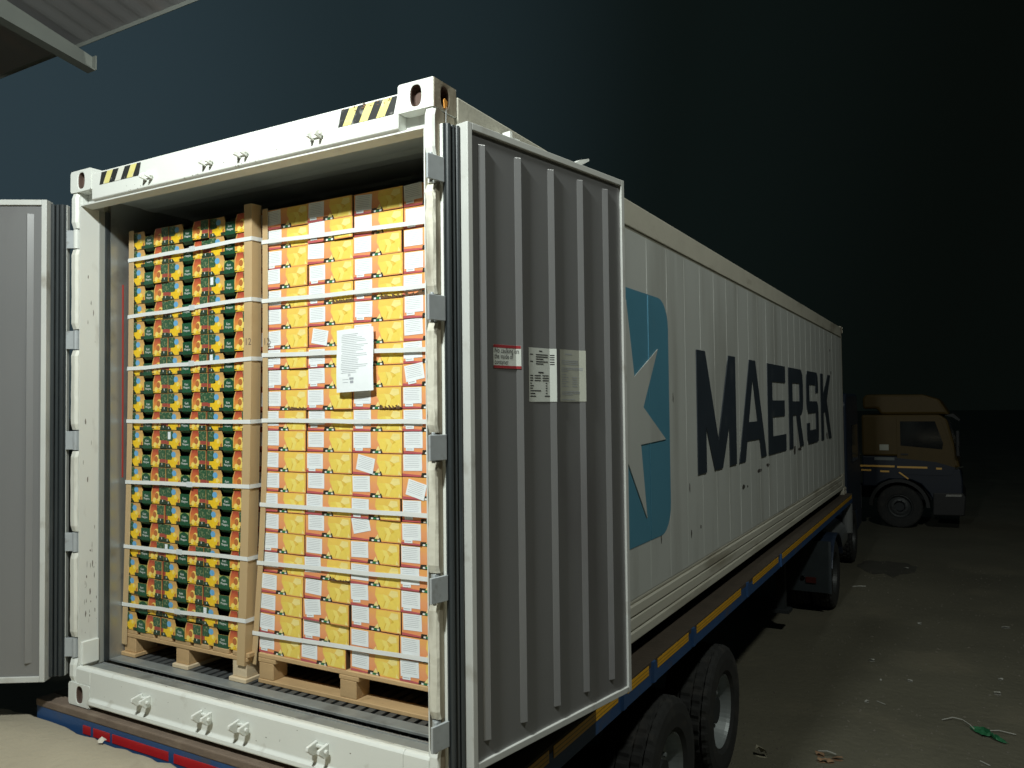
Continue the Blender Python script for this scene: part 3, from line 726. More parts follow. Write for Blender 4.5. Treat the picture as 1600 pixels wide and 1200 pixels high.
def left_tab(arc):
    w, h = LWD - 0.004, CH - 0.0012
    b = MB(); u0, u1 = .374 * w, .605 * w
    yf = -0.0022
    b.box(u0, u1, yf, -0.0004, -0.002, .655 * h, 0)
    b.poly([(u0, yf, -0.0021), (u1, yf, -0.0021), (u1 + 0.006, 0.014, -0.017), (u0 - 0.006, 0.014, -0.017)], 0)
    b.poly([(u0, yf + .001, -0.0021), (u0 - 0.006, 0.015, -0.017), (u1 + 0.006, 0.015, -0.017), (u1, yf + .001, -0.0021)], 0)
    if arc:
        n = 8; cx = (u0 + u1) / 2; hw_ = (u1 - u0) / 2
        for i in range(n):
            a, c_ = -1 + 2 * i / n, -1 + 2 * (i + 1) / n
            b.poly([(cx + a * hw_ * .95, yf - .0004, .655 * h - .016 * a * a - .0005), (cx + a * hw_ * .95, yf - .0004, .655 * h - .0005), (cx + c_ * hw_ * .95, yf - .0004, .655 * h - .0005), (cx + c_ * hw_ * .95, yf - .0004, .655 * h - .016 * c_ * c_ - .0005)][::-1], 2)
    add_text(b, 'Kent', 0.019, lambda u, v: (u0 + .021 + u, yf - .0006, .36 * h + v), 1, 0.030)
    add_text(b, 'Mangoes', 0.017, lambda u, v: (u0 + .012 + u, yf - .0006, .20 * h + v), 1, 0.050)
    return b.mesh('front_tab', [c_green, c_wht, mat('print_olive_arc', (0.30, 0.36, 0.10), 0.5)])
r_or = grad_mat('print_orange', (0.79, 0.29, 0.11), (0.82, 0.40, 0.11), 0.0, 0.10, c2=(0.80, 0.34, 0.15))
r_amb = mat('print_amber', (0.85, 0.58, 0.11), 0.45, var=0.12, scale=25, coords='obj', rnd=0.08)
r_y1 = mat('print_slice_yellow', (0.85, 0.65, 0.12), 0.4, var=0.10, scale=60, coords='obj', rnd=0.06)
r_y2 = mat('print_slice_bright', (0.87, 0.71, 0.18), 0.4, var=0.08, scale=60, coords='obj')
r_y3 = mat('print_slice_pale', (0.87, 0.73, 0.28), 0.4, var=0.08, scale=50, coords='obj')
r_y4 = mat('print_slice_shade', (0.74, 0.50, 0.06), 0.4, var=0.10, scale=60, coords='obj')
r_mag = mat('print_magenta_red', (0.48, 0.10, 0.11), 0.45, var=0.15, scale=20, coords='obj')
r_grn = mat('sticker_green', (0.02, 0.20, 0.08), 0.5, var=0.3, scale=150, coords='obj')
r_gap = mat('carton_edge_brown', (0.12, 0.07, 0.035), 0.8)
def right_carton(var):
    rd = random.Random(var)
    w, h, d_ = RWD - 0.0038, CH - 0.0024, CD
    b = MB()
    front = [(0, 0), (.375, 0), (.385, .13), (.575, .13), (.590, 0), (1, 0), (1, 1), (0, 1)]
    b.prism([(u * w, v * h) for u, v in front], 'y', 0.0, 0.004, 0)
    b.box(0.0002, w - 0.0002, .0042, d_, 0.0, h - .0002, 7)
    def P(pts_, mi, lv): b.poly([(u * w, -0.00028 * lv, v * h) for u, v in pts_], mi)
    rc = lambda u0, u1, v0, v1: [(u0, v0), (u1, v0), (u1, v1), (u0, v1)]
    P([(0, 0), (.37, 0), (.37, .07), (.20, .10), (.0, .125)], 6, 1)
    # amber ground and mango slices
    j = lambda: rd.uniform(-.012, .012)
    P([(.50, .62), (.52, .98), (.995, .98), (.995, .03), (.62, .03), (.56, .30)], 1, 1)
    P([(.54 + j(), .66), (.66, .70 + j()), (.70 + j(), .42), (.66, .10), (.58 + j(), .12), (.55, .40)], 2, 2)
    P([(.66, .70), (.76 + j(), .66 + j()), (.80, .42), (.74, .06 + j()), (.66, .10), (.70, .42)], 3, 2)
    P([(.74, .06), (.80 + j(), .40), (.88, .52 + j()), (.95, .06)], 2, 3)
    P([(.76, .66), (.82, .93 + j()), (.95, .90), (.96, .66 + j()), (.84, .58)], 4 if rd.random() < .55 else 3, 2)
    P([(.96, .66), (.84, .58), (.88, .50), (.95, .10), (.985, .40)], 2, 2)
    P([(.80, .42), (.84, .58), (.88, .50)], 5, 3); P([(.70, .42), (.72, .40), (.68, .12), (.66, .10)], 5, 3); P([(.76, .655), (.83, .575), (.84, .59), (.775, .675)], 5, 4)
    P([(.83, .90), (.94, .875), (.945, .82), (.84, .84)], 4, 4)
    P([(.475, .12), (.535 + j(), .36 + j()), (.57, .12)], 4, 4); P([(.93, .05), (.945, .26 + j()), (.99, .05)], 4, 4)
    # hand hole at the foot: white and green sticker of the carton below showing through, dark rim
    b.poly([(.385 * w, .0035, 0), (.58 * w, .0035, 0), (.58 * w, .0035, .135 * h), (.385 * w, .0035, .135 * h)], 8)
    b.poly([(.405 * w, .0030, 0), (.565 * w, .0030, 0), (.565 * w, .0030, .095 * h), (.405 * w, .0030, .095 * h)], 9)
    b.poly([(.450 * w, .0025, 0), (.520 * w, .0025, 0), (.520 * w, .0025, .090 * h), (.450 * w, .0025, .090 * h)], 10)
    rim = [(.360, .0), (.372, .185), (.592, .185), (.612, .0), (.586, .0), (.570, .125), (.392, .125), (.384, .0)]
    P(rim, 8, 3)
    return b.mesh('fruit_carton', [r_or, r_amb, r_y1, r_y2, r_y3, r_y4, r_mag, r_gap, mat('hand_hole_dark', (0.02, 0.025, 0.015), 0.8), c_wht, r_grn])
def label_mesh(var):
    rd = random.Random(100 + var)
    b = MB(); w, h = 0.103, 0.073
    b.box(0, w, -0.0016, -0.0010, 0, h, 0)
    if var % 3 != 2: b.box(0.010, 0.055, -0.0020, -0.0014, -0.013, 0.004, 0)
    for k in range(7):
        z = h - 0.008 - k * 0.0082
        b.poly([(0.008 + (0.02 if k % 3 == 1 else 0), -0.00175, z), (w - rd.uniform(.008, .03), -0.00175, z), (w - .01, -0.00175, z + 0.0013), (0.008, -0.00175, z + 0.0013)], 1)
    if var % 3 != 2: b.poly([(0.014, -0.0022, -0.006), (0.048, -0.0022, -0.006), (0.048, -0.0022, -0.0035), (0.014, -0.0022, -0.0035)], 1)
    return b.mesh('paper_label', [paper, ink])
ORD = ['zeroth', 'first', 'second', 'third', 'fourth', 'fifth', 'sixth', 'seventh', 'eighth', 'ninth', 'tenth', 'eleventh', 'twelfth', 'thirteenth', 'fourteenth', 'fifteenth', 'sixteenth', 'seventeenth', 'eighteenth', 'nineteenth', 'twentieth', 'twenty-first', 'twenty-second']
NR = 22
Z0 = FL + PT
lm = left_carton(); tabs = [left_tab(False), left_tab(True)]
zl = Z0
LP = (2.592 - Z0) / NR
for r_ in range(NR):
    dxr = random.uniform(-0.004, 0.004)
    for c_ in range(3):
        o = bpy.data.objects.new('mango_carton', lm); col.objects.link(o)
        z = Z0 + r_ * LP
        o.location = (LX0 + c_ * LWD + lean(z, 0.055) + dxr + random.uniform(-.0025, .0025), YL + random.uniform(-.003, .006), z)
        o.rotation_euler = (0, R(random.uniform(-.25, .25)), R(random.uniform(-.9, .9)))
        n_ = NR - r_
        tag(o, 'dark green and orange mango carton, %s column of left stack, %s layer from the top' % (('left', 'middle', 'right')[c_], ORD[n_]), 'carton', 'mango cartons of the left stack')
        q = bpy.data.objects.new('front_tab', tabs[1 if random.random() < (0.3 if r_ > 6 else 0.6) else 0]); col.objects.link(q); q.parent = o
        if random.random() < 0.07:
            sl = MB().box(0.012, 0.034, -0.0028, -0.0016, 0.052, 0.092).build('sticker', paper, o, local=True)
rms = [right_carton(v) for v in range(5)]
lms = [label_mesh(v) for v in range(6)]
RP = (2.594 - Z0) / NR
tilt = {(3, 8): 14, (2, 6): -12, (1, 15): 10, (3, 13): -9, (1, 2): -5, (2, 9): 12, (1, 6): 0}
for r_ in range(NR):
    dxr = random.uniform(-0.003, 0.003)
    for c_ in range(4):
        o = bpy.data.objects.new('fruit_carton', random.choice(rms)); col.objects.link(o)
        z = Z0 + r_ * RP
        gap = 0.0 if r_ > 3 else (0.012 if c_ >= 2 else -0.006) * (4 - r_) / 4
        o.location = (RX0 + c_ * RWD + lean(z, 0.045) + gap + dxr + random.uniform(-.0025, .0025), YR + random.uniform(-.004, .007), z)
        o.rotation_euler = (0, R(random.uniform(-.3, .3)), R(random.uniform(-1.1, 1.1)))
        tag(o, 'yellow and orange fruit carton, %s column of right stack, %s layer from the top' % (('first', 'second', 'third', 'fourth')[c_], ORD[NR - r_]), 'carton', 'fruit cartons of the right stack')
        q = bpy.data.objects.new('paper_label', random.choice(lms)); col.objects.link(q); q.parent = o
        q.location = (0.004 + random.uniform(-.001, .006), 0, 0.024 + random.uniform(-.007, .003))
        q.rotation_euler = (0, R(random.gauss(0, 1.2)), 0)
        if (c_, r_) in tilt: q.rotation_euler = (0, R(tilt[(c_, r_)]), 0); q.location.x += 0.012
        if (c_, r_) in ((2, 17), (1, 17), (3, 17), (1, 4), (2, 12), (0, 12)):
            # torn lower edge: ragged brown board and a lifted paper lip
            b = MB(); n = 12; a0, a1 = (0.55, 1.0) if c_ != 3 else (0.0, 0.7)
            ww = RWD
            for i in range(n):
                u0, u1 = lerp(a0, a1, i / n) * ww, lerp(a0, a1, (i + 1) / n) * ww
                h0, h1 = random.uniform(.001, .011), random.uniform(.001, .011)
                b.poly([(u0, -.0022, .0015 - .3 * h0), (u1, -.0022, .0015 - .3 * h1), (u1, -.0022, .002 + h1), (u0, -.0022, .002 + h0)], 0)
                b.poly([(u0, -.0028, .002 + h0), (u1, -.0028, .002 + h1), (u1, -.009, .003 + h1 * 1.5), (u0, -.009, .003 + h0 * 1.5)], 1)
            b.build('torn_edge', [mat('torn_board', (0.13, 0.07, 0.035), 0.9), mat('torn_lip', (0.55, 0.42, 0.28), 0.9)], o, local=True)

# ------------------------------------------------------------------ corner boards, straps, delivery sheet
def sheared(b, fn):
    b.v = [tuple(Vector(p) + Vector(fn(p[2]))) for p in b.v]; return b
def angle_board(x, y, fl, sd, side, z0, z1, dxf, label, marks=()):
    """L-shaped kraft corner board; outer corner at (x, y); fl = front flange width (side = +1 runs right), sd = depth of the side flange"""
    b = MB(); n = 14; th = 0.005
    prof_ = [(x, y), (x + side * fl, y), (x + side * fl, y + th), (x + side * th, y + th), (x + side * th, y + sd), (x, y + sd)]
    for i in range(n):
        za, zb = lerp(z0, z1, i / n), lerp(z0, z1, (i + 1) / n)
        for k in range(6):
            p, q = prof_[k], prof_[(k + 1) % 6]
            b.poly([(p[0] + dxf(za), p[1], za), (q[0] + dxf(za), q[1], za), (q[0] + dxf(zb), q[1], zb), (p[0] + dxf(zb), p[1], zb)], 1 if k in (1, 4) else 0)
    b.poly([(p[0] + dxf(z1), p[1], z1) for p in prof_], 1); b.poly([(p[0] + dxf(z0), p[1], z0) for p in prof_], 1)
    for mx, mz in marks:
        add_text(b, '12', 0.05, lambda u, v: (mx + u + dxf(mz), y - 0.0008, mz + v), 2)
    return tag(b.build('corner_board', [kraft, kraft_edge, mat('pencil_mark', (0.14, 0.10, 0.07), 0.9)]), label, 'corner board', 'cardboard corner boards')
BX = LX0 + 3 * LWD
angle_board(BX + 0.006, YL - 0.009, 0.056, 0.062, -1, 0.285, 2.625, lambda z: lean(z, 0.055), 'broad brown corner board on the right edge of the dark green carton stack', ((BX - 0.044, 1.905),))
angle_board(LX0 - 0.010, YL - 0.009, 0.040, 0.05, 1, 0.262, 2.60, lambda z: lean(z, 0.052), 'brown corner board on the left edge of the dark green carton stack')
angle_board(RX0 - 0.010, YR - 0.010, 0.034, 0.05, 1, 0.285, 2.600, lambda z: -0.075 * max(0, (1.5 - z) / 1.2) ** 1.6 + lean(z, 0.012), 'narrow brown corner board leaning at the left edge of the yellow carton stack', ((RX0 - 0.006, 1.905),))
def strap(pts_, label, clip=None):
    b = MB(); hw_ = 0.0102; th = 0.0016
    for (p, q) in zip(pts_[:-1], pts_[1:]):
        p, q = Vector(p), Vector(q)
        d2 = Vector((q.x - p.x, q.y - p.y, 0)).normalized(); nn = Vector((d2.y, -d2.x, 0)) * th
        b.poly([p + nn - Vector((0, 0, hw_)), q + nn - Vector((0, 0, hw_)), q + nn + Vector((0, 0, hw_)), p + nn + Vector((0, 0, hw_))])
        b.poly([p + Vector((0, 0, hw_)), q + Vector((0, 0, hw_)), q - Vector((0, 0, hw_)), p - Vector((0, 0, hw_))])
        b.poly([p + nn + Vector((0, 0, hw_)), q + nn + Vector((0, 0, hw_)), q + Vector((0, 0, hw_)), p + Vector((0, 0, hw_))])
        b.poly([p + nn - Vector((0, 0, hw_)), p - Vector((0, 0, hw_)), q - Vector((0, 0, hw_)), q + nn - Vector((0, 0, hw_))])
    o = b.build('strap', strapm)
    if clip:
        x, y, z = clip
        MB().box(x - 0.022, x + 0.022, y - 0.004, y - 0.0005, z - 0.0145, z + 0.0145).build('strap_clip', strap_clip, o, bevel=0.001)
    return o
LS = [(2.433, 2.446), (2.111, 2.137), (1.817, 1.835), (1.520, 1.516), (1.176, 1.189), (0.813, 0.825), (0.487, 0.513)]
RS = [(2.430, 2.407), (2.128, 2.119), (1.853, 1.836), (1.521, 1.514), (1.096, 1.100), (0.801, 0.821), (0.444, 0.467)]
names = ['topmost', 'second', 'third', 'fourth', 'fifth', 'sixth', 'lowest']
for k, (za, zb) in enumerate(LS):
    dx = lean((za + zb) / 2, 0.054); y = YL - 0.0112
    xa, xb = LX0 - 0.0125 + dx, BX + 0.0085 + dx
    n = 6; sag = [random.uniform(-.003, .003) for _ in range(n)]
    p = [(xa, YL + 0.35, za)] + [(lerp(xa, xb, i / n), y, lerp(za, zb, i / n) + (sag[i] if 0 < i < n else 0)) for i in range(n + 1)] + [(xb, YL + 0.35, zb + 0.01)]
    xc = lerp(xa, xb, 0.55 if k < 5 else 0.48)
    o = strap(p, '', (xc, y - 0.0017, lerp(za, zb, 0.53)) if k != 3 else None)
    tag(o, 'white strap round the left dark green carton stack, %s of seven from the top' % names[k] if k not in (0, 6) else 'white strap round the left dark green carton stack, the %s one' % names[k], 'strap', 'white packing straps')
for k, (za, zb) in enumerate(RS):
    dx = lean((za + zb) / 2, 0.030); y = YR - 0.0122
    xa, xb = RX0 - 0.0125 + lean(za, 0.012) - 0.075 * max(0, (1.5 - za) / 1.2) ** 1.6, RX0 + 4 * RWD + 0.012 + dx
    zb2 = za + (zb - za) * 1.17
    n = 8; sag = [random.uniform(-.002, .002) for _ in range(n)]
    p = [(xa, YR + 0.20, za)] + [(lerp(xa, xb, i / n), y, lerp(za, zb2, i / n) + (sag[i] if 0 < i < n else 0)) for i in range(n + 1)] + [(xb, YR + 0.35, zb2)]
    o = strap(p, '')
    tag(o, 'white strap round the right yellow carton stack, %s of seven from the top' % names[k] if k not in (0, 6) else 'white strap round the right yellow carton stack, the %s one' % names[k], 'strap', 'white packing straps')
# printed delivery sheet tucked behind nothing, taped over the straps of the right stack
b = MB(); sw, sh, n = 0.221, 0.296, 8
def sheet_pt(u, v): return (u * sw, -0.006 * math.sin(u * 3.1) - 0.010 * (1 - v) ** 2 - 0.004 * math.sin(v * 5), v * sh)
for i in range(n):
    for j in range(n):
        b.poly([sheet_pt(i / n, j / n), sheet_pt((i + 1) / n, j / n), sheet_pt((i + 1) / n, (j + 1) / n), sheet_pt(i / n, (j + 1) / n)], 0)
def sheet_bar(u0, u1, v0, v1, mi=1):
    k = 4
    for i in range(k):
        a, c_ = lerp(u0, u1, i / k), lerp(u0, u1, (i + 1) / k)
        q = [sheet_pt(a, v0), sheet_pt(c_, v0), sheet_pt(c_, v1), sheet_pt(a, v1)]
        b.poly([(x, y - 0.0008, z) for x, y, z in q], mi)
for k in range(22):
    v = 0.91 - k * 0.029
    sheet_bar(0.14 + (0.03 if k % 5 == 0 else 0), random.uniform(0.55, 0.9), v, v + 0.0065)
sheet_bar(0.35, 0.365, 0.245, 0.285); sheet_bar(0.39, 0.41, 0.245, 0.285); sheet_bar(0.18, 0.36, 0.195, 0.200); sheet_bar(0.38, 0.50, 0.19, 0.225); sheet_bar(0.19, 0.34, 0.15, 0.155); sheet_bar(0.40, 0.49, 0.135, 0.175)
o = b.build('paper_sheet', [paper, ink], center=False)
o.location = (1.668, YR - 0.0245, 1.652); o.rotation_euler = (0, R(-2.0), R(0.5))
tag(o, 'large white printed sheet taped on the right carton stack', 'paper')

# ------------------------------------------------------------------ trailer
t_brown = mat('rusty_deck_steel', (0.17, 0.125, 0.092), 0.8, var=0.3, scale=6, dirt=(0.24, 0.19, 0.14), dirt_amt=0.4, dirt_scale=6, bump=0.2)
t_blue = mat('trailer_blue', (0.022, 0.075, 0.20), 0.5, var=0.2, scale=4, dirt=(0.09, 0.08, 0.07), dirt_amt=0.35, dirt_scale=5)
t_dark = mat('chassis_dark', (0.022, 0.026, 0.028), 0.7, var=0.3, scale=5)
tape_y = mat('tape_yellow', (0.80, 0.42, 0.015), 0.35, var=0.12, scale=8, dirt=(0.25, 0.15, 0.04), dirt_amt=0.22, dirt_scale=12)
tape_line = mat('tape_line', (0.30, 0.16, 0.02), 0.4)
tape_r = mat('tape_red', (0.50, 0.018, 0.022), 0.35, var=0.15, scale=10)
tyre_m = mat('tyre_rubber', (0.022, 0.023, 0.022), 0.85, var=0.3, scale=12, dirt=(0.055, 0.050, 0.042), dirt_amt=0.45, dirt_scale=7, coords='obj')
rim_m = mat('rim_grey', (0.30, 0.33, 0.33), 0.45, metal=0.3, var=0.2, scale=8, dirt=(0.10, 0.09, 0.075), dirt_amt=0.35, dirt_scale=8, coords='obj')
T = thing('flatbed_trailer', 'blue flatbed trailer with yellow reflective strips carrying the white container', 'trailer', (1.219, 6.1, G))
TX = 2.530
for x in (0.72, 1.57): MB().box(x, x + 0.15, 0.2, 12.0, -0.52, -0.17).build('main_beam', t_dark, T)
for k in range(16): MB().box(-0.06, TX - 0.03, 0.3 + k * 0.78, 0.40 + k * 0.78, -0.165, -0.045).build('cross_member', t_dark, T)
for x0, x1 in ((-0.262, 0.16), (2.28, TX)): MB().box(x0, x1, 0.062, 12.32, -0.040, -0.004).build('deck_edge', mat('deck_strip_dark', (0.060, 0.046, 0.032), 0.85, var=0.3, scale=6, bump=0.2), T, bevel=0.004)  # darker copy of the deck steel; dimmer side light is put into its colour
for x0, x1 in ((0.165, 0.69), (0.70, 1.22), (1.225, 1.745), (1.75, 2.275)): MB().box(x0, x1, 0.062, 12.3, -0.038, -0.010).build('deck_board', t_brown, T)
MB().box(TX - 0.03, TX - 0.001, -0.028, 12.32, -0.150, -0.0405).build('side_rail', t_blue, T, bevel=0.003)
MB().box(-0.261, -0.232, -0.028, 12.32, -0.150, -0.0405).build('side_rail', t_blue, T)
MB().box(-0.262, TX, -0.034, 0.0615, -0.046, -0.006).build('rear_edge', t_brown, T, bevel=0.006)
MB().box(-0.231, TX - 0.031, -0.030, 0.0, -0.20, -0.0465).build('rear_beam', t_blue, T)
for k, (x0, x1) in enumerate(((0.17, 0.235), (0.26, 0.40), (0.42, 0.86), (0.90, 1.35), (1.40, 1.9), (1.95, 2.4))):
    MB().box(x0, x1, -0.0325, -0.0302, -0.118, -0.074).build('red_reflector', tape_r, T)
for k, (ya, yb) in enumerate(((0.10, 0.74), (0.79, 1.585), (1.73, 2.08), (2.24, 2.88), (3.08, 4.38), (4.83, 5.97), (6.18, 8.05), (8.07, 10.0), (10.02, 12.2))):
    b = MB().box(TX - 0.0008, TX + 0.0022, ya, yb, -0.074, -0.018 if k != 99 else 0, 0)
    for zz in (-0.0575, -0.036): b.box(TX + 0.0022, TX + 0.0026, ya + 0.005, yb - 0.005, zz - 0.002, zz + 0.002, 1)
    b.build('yellow_reflector', [tape_y, tape_line], T)
for y in (1.655, 2.155, 2.98, 4.60, 6.08): MB().prism([(TX - 0.0008, y - 0.03), (TX + 0.016, y - 0.02), (TX + 0.016, y + 0.02), (TX - 0.0008, y + 0.03)], 'z', -0.135, -0.008).build('stake_pocket', t_blue, T)
def make_wheel_mesh(width, rad, rim_mat=None):
    hw_ = width / 2
    prof_ = [(rad * .56, -hw_ * .80), (rad * .62, -hw_ * .95), (rad * .80, -hw_), (rad * .92, -hw_ * .96), (rad * .975, -hw_ * .86)]
    gx = [-.72, -.66, -.60, -.30, -.26, -.20, .20, .26, .30, .60, .66, .72]
    for i, g_ in enumerate(gx):
        prof_.append((rad * (.965 if i % 3 == 1 else 1.0), hw_ * g_))
    prof_ += [(rad * .975, hw_ * .86), (rad * .92, hw_ * .96), (rad * .80, hw_), (rad * .62, hw_ * .95), (rad * .56, hw_ * .80)]
    n = 150
    def fn(i, j):
        if 4 <= j <= len(prof_) - 5:
            sh_ = 1 if (j // 3) % 2 else 0
            return -0.008 if (i + sh_ * 2) % 5 < 2 else random.uniform(-.001, .001)
        return 0.0
    ty = MB().lathe(prof_, (0, 0, 0), n, 0, fn).mesh('tyre', tyre_m)
    b = MB().lathe([(rad * .57, hw_ * .80), (rad * .545, hw_ * .84), (rad * .53, hw_ * .70), (rad * .50, hw_ * .25), (rad * .44, hw_ * .12), (rad * .36, hw_ * .28), (rad * .27, hw_ * .34), (rad * .25, hw_ * .30)], (0, 0, 0), 48)
    b.lathe([(rad * .57, hw_ * .80), (rad * .50, -hw_ * .5), (rad * .2, -hw_ * .55)], (0, 0, 0), 32)
    for k in range(10):
        a = 6.2832 * k / 10
        b.tube((hw_ * .28, rad * .31 * math.cos(a), rad * .31 * math.sin(a)), (hw_ * .28 + .035, rad * .31 * math.cos(a), rad * .31 * math.sin(a)), 0.016, 6)
    ri = b.mesh('rim', rim_mat or rim_m, False)
    for p in ri.polygons: p.use_smooth = False
    hb = MB().tube((-hw_ * .6, 0, 0), (hw_ * .62, 0, 0), rad * .20, 20).mesh('wheel', t_dark)
    return hb, ty, ri
def put_wheel(meshes, parent, loc, off, flip=False, rz=0.0):
    o = bpy.data.objects.new('wheel', meshes[0]); col.objects.link(o); o.parent = parent; o.location = Vector(loc) - Vector(off)
    o.rotation_euler = (R(random.uniform(0, 360)), 0, rz + (math.pi if flip else 0))
    for nm, me in (('tyre', meshes[1]), ('rim', meshes[2])):
        q = bpy.data.objects.new(nm, me); col.objects.link(q); q.parent = o
    return o
wm = make_wheel_mesh(0.385, 0.520)
for y in (1.32, 2.63, 3.945):
    put_wheel(wm, T, (TX - 0.225, y, G + 0.518), WL[T.name])
    put_wheel(wm, T, (0.13, y, G + 0.518), WL[T.name], True)
    MB().box(0.3, TX - 0.42, y - 0.06, y + 0.06, G + 0.45, G + 0.59).build('axle', t_dark, T)
    MB().box(1.58, 1.70, y - 0.30, y + 0.30, G + 0.62, -0.521).build('suspension', t_dark, T)
for x in (0.35, 2.02):
    MB().box(x, x + 0.11, 8.35, 8.46, G + 0.30, -0.05).box(x - 0.06, x + 0.17, 8.28, 8.53, G + 0.26, G + 0.2995).build('landing_leg', t_dark, T)

# ------------------------------------------------------------------ tractor unit under the container's front end
cab_navy = mat('tractor_navy', (0.018, 0.028, 0.05), 0.4, var=0.2, scale=4)
glass = mat('dark_glass', (0.012, 0.015, 0.017), 0.08, spec=0.6)
chrome = mat('chrome', (0.75, 0.76, 0.76), 0.12, metal=1.0)
lamp_red = mat('lamp_red', (0.06, 0.010, 0.008), 0.4)
U = thing('truck_tractor', 'dark tractor unit coupled beneath the front end of the container trailer', 'truck', (1.219, 11.5, G))
wm2 = make_wheel_mesh(0.285, 0.505, mat('rim_dark', (0.05, 0.055, 0.055), 0.5, metal=0.2, var=0.3, scale=8, coords='obj'))
for x, fl in ((2.405, False), (2.085, False), (0.03, True), (0.35, True)): put_wheel(wm2, U, (x, 10.0, G + 0.503), WL[U.name], fl)
for x, fl in ((2.25, False), (0.18, True)): put_wheel(wm2, U, (x, 13.75, G + 0.503), WL[U.name], fl)
for x in (0.80, 1.55): MB().box(x, x + 0.09, 9.2, 15.0, G + 0.62, G + 0.88).build('chassis_rail', t_dark, U)
MB().box(0.5, 1.95, 9.9, 10.1, G + 0.42, G + 0.60).build('axle', t_dark, U)
for x in (1.93, -0.14): MB().box(x, x + 0.635, 9.405, 9.422, G + 0.33, G + 1.06).build('mud_flap', mat('mud_flap', (0.022, 0.030, 0.034), 0.6, var=0.3), U)
for x in (1.92, -0.14):
    b = MB(); pr = [(10.0 + 0.60 * math.cos(R(a)), G + 0.52 + 0.58 * math.sin(R(a))) for a in range(20, 176, 12)]; pr2 = [(10.0 + 0.575 * math.cos(R(a)), G + 0.52 + 0.555 * math.sin(R(a))) for a in range(20, 176, 12)]
    b.prism(pr + pr2[::-1], 'x', x, x + 0.66); b.build('mudguard', cab_navy, U)
MB().box(2.22, 2.36, 9.385, 9.404, G + 0.46, G + 0.54).build('tail_lamp', lamp_red, U)
MB().tube((2.18, 9.394, G + 0.53), (2.18, 9.380, G + 0.53), 0.03, 10).build('tail_reflector', chrome, U)
MB().tube((2.13, 11.0, G + 0.72), (2.13, 12.3, G + 0.72), 0.31, 24).build('fuel_tank', mat('tank_aluminium', (0.30, 0.32, 0.33), 0.35, metal=0.6), U)
MB().prism([(0.9, G + 0.92), (1.5, G + 0.92), (1.5, G + 1.0), (0.9, G + 1.0)], 'y', 9.6, 10.6).build('fifth_wheel', t_dark, U)
MB().prism([(12.85, G + 0.95), (12.85, G + 3.0), (13.0, G + 3.2), (14.6, G + 3.2), (14.85, G + 2.2), (15.0, G + 1.7), (15.0, G + 0.55), (14.3, G + 0.5), (14.2, G + 0.95)], 'x', 0.05, 2.39).build('cab', cab_navy, U, bevel=0.05)
MB().box(2.388, 2.398, 13.6, 14.5, G + 1.9, G + 2.6).build('side_window', glass, U)
MB().tube((2.42, 12.45, G + 0.75), (2.42, 12.45, G + 1.25), 0.09, 14).build('air_cleaner', mat('grey_canister', (0.2, 0.21, 0.21), 0.4), U)

# ------------------------------------------------------------------ second truck parked across the yard
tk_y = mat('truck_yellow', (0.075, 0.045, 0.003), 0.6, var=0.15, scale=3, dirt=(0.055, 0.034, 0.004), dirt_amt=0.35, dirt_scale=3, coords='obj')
tk_b = mat('truck_blue', (0.004, 0.010, 0.022), 0.5, var=0.2, scale=3, coords='obj')
tk_k = mat('truck_plastic', (0.016, 0.017, 0.017), 0.6)
K = thing('parked_truck', 'yellow and blue truck cab parked across the dark yard', 'truck', (2.05, 18.55, G), 0.0)
kb = lambda b, n_, m_, bev=0.0: b.build(n_, m_, K, local=True, bevel=bev)
kb(MB().prism([(0.0, 1.72), (0.0, 2.72), (1.70, 2.72), (1.86, 2.60), (2.02, 1.90), (2.10, 1.45), (1.6, 1.62), (0.8, 1.72)], 'y', 0.0, 2.42), 'cab_shell', tk_y, 0.05)
kb(MB().prism([(0.0, 0.98), (0.0, 1.715), (0.8, 1.715), (1.6, 1.615), (2.105, 1.44), (2.14, 1.2), (2.14, 0.62), (1.55, 0.62), (1.44, 0.86), (1.28, 1.06), (1.06, 1.16), (0.60, 1.16), (0.38, 1.06), (0.30, 0.98)], 'y', 0.004, 2.416), 'lower_cab', tk_b, 0.03)
kb(MB().prism([(0.03, 2.86), (0.02, 3.12), (0.10, 3.22), (1.35, 3.20), (1.70, 3.08), (1.92, 2.70), (1.70, 2.722), (0.42, 2.722), (0.36, 2.86)], 'y', 0.12, 2.30), 'roof_fairing', tk_y, 0.06)
kb(MB().prism([(1.80, 2.70), (1.95, 2.66), (2.10, 2.56), (2.12, 2.60), (1.98, 2.74)], 'y', 0.1, 2.32), 'sun_visor', tk_k)
d_ = kb(MB().prism([(0.78, 1.30), (0.78, 2.64), (1.72, 2.64), (1.93, 1.95), (2.0, 1.50), (1.9, 1.30)], 'y', -0.012, -0.001), 'door', tk_y, 0.01)
kb(MB().prism([(0.86, 1.98), (0.86, 2.56), (1.60, 2.56), (1.76, 2.05), (1.74, 1.90)], 'y', -0.018, -0.0125), 'side_window', glass)
kb(MB().prism([(0.78, 1.29), (0.78, 1.68), (1.6, 1.60), (2.0, 1.48), (1.9, 1.29)], 'y', -0.016, -0.0125), 'door_lower_panel', tk_b)
kb(MB().box(0.86, 1.02, -0.034, -0.0165, 1.75, 1.79), 'door_handle', tk_k)
kb(MB().prism([(1.78, 2.66), (1.90, 2.62), (2.08, 1.92), (2.02, 1.88)], 'y', 0.10, 2.32), 'windscreen', glass)
kb(MB().box(0.40, 0.60, -0.006, -0.0005, 1.86, 2.00), 'notice', mat('notice_grey', (0.42, 0.43, 0.36), 0.6))
kb(MB().box(0.28, 0.72, -0.004, 0.003, 1.62, 1.69), 'cab_lettering', mat('faded_lettering', (0.16, 0.18, 0.18), 0.6))
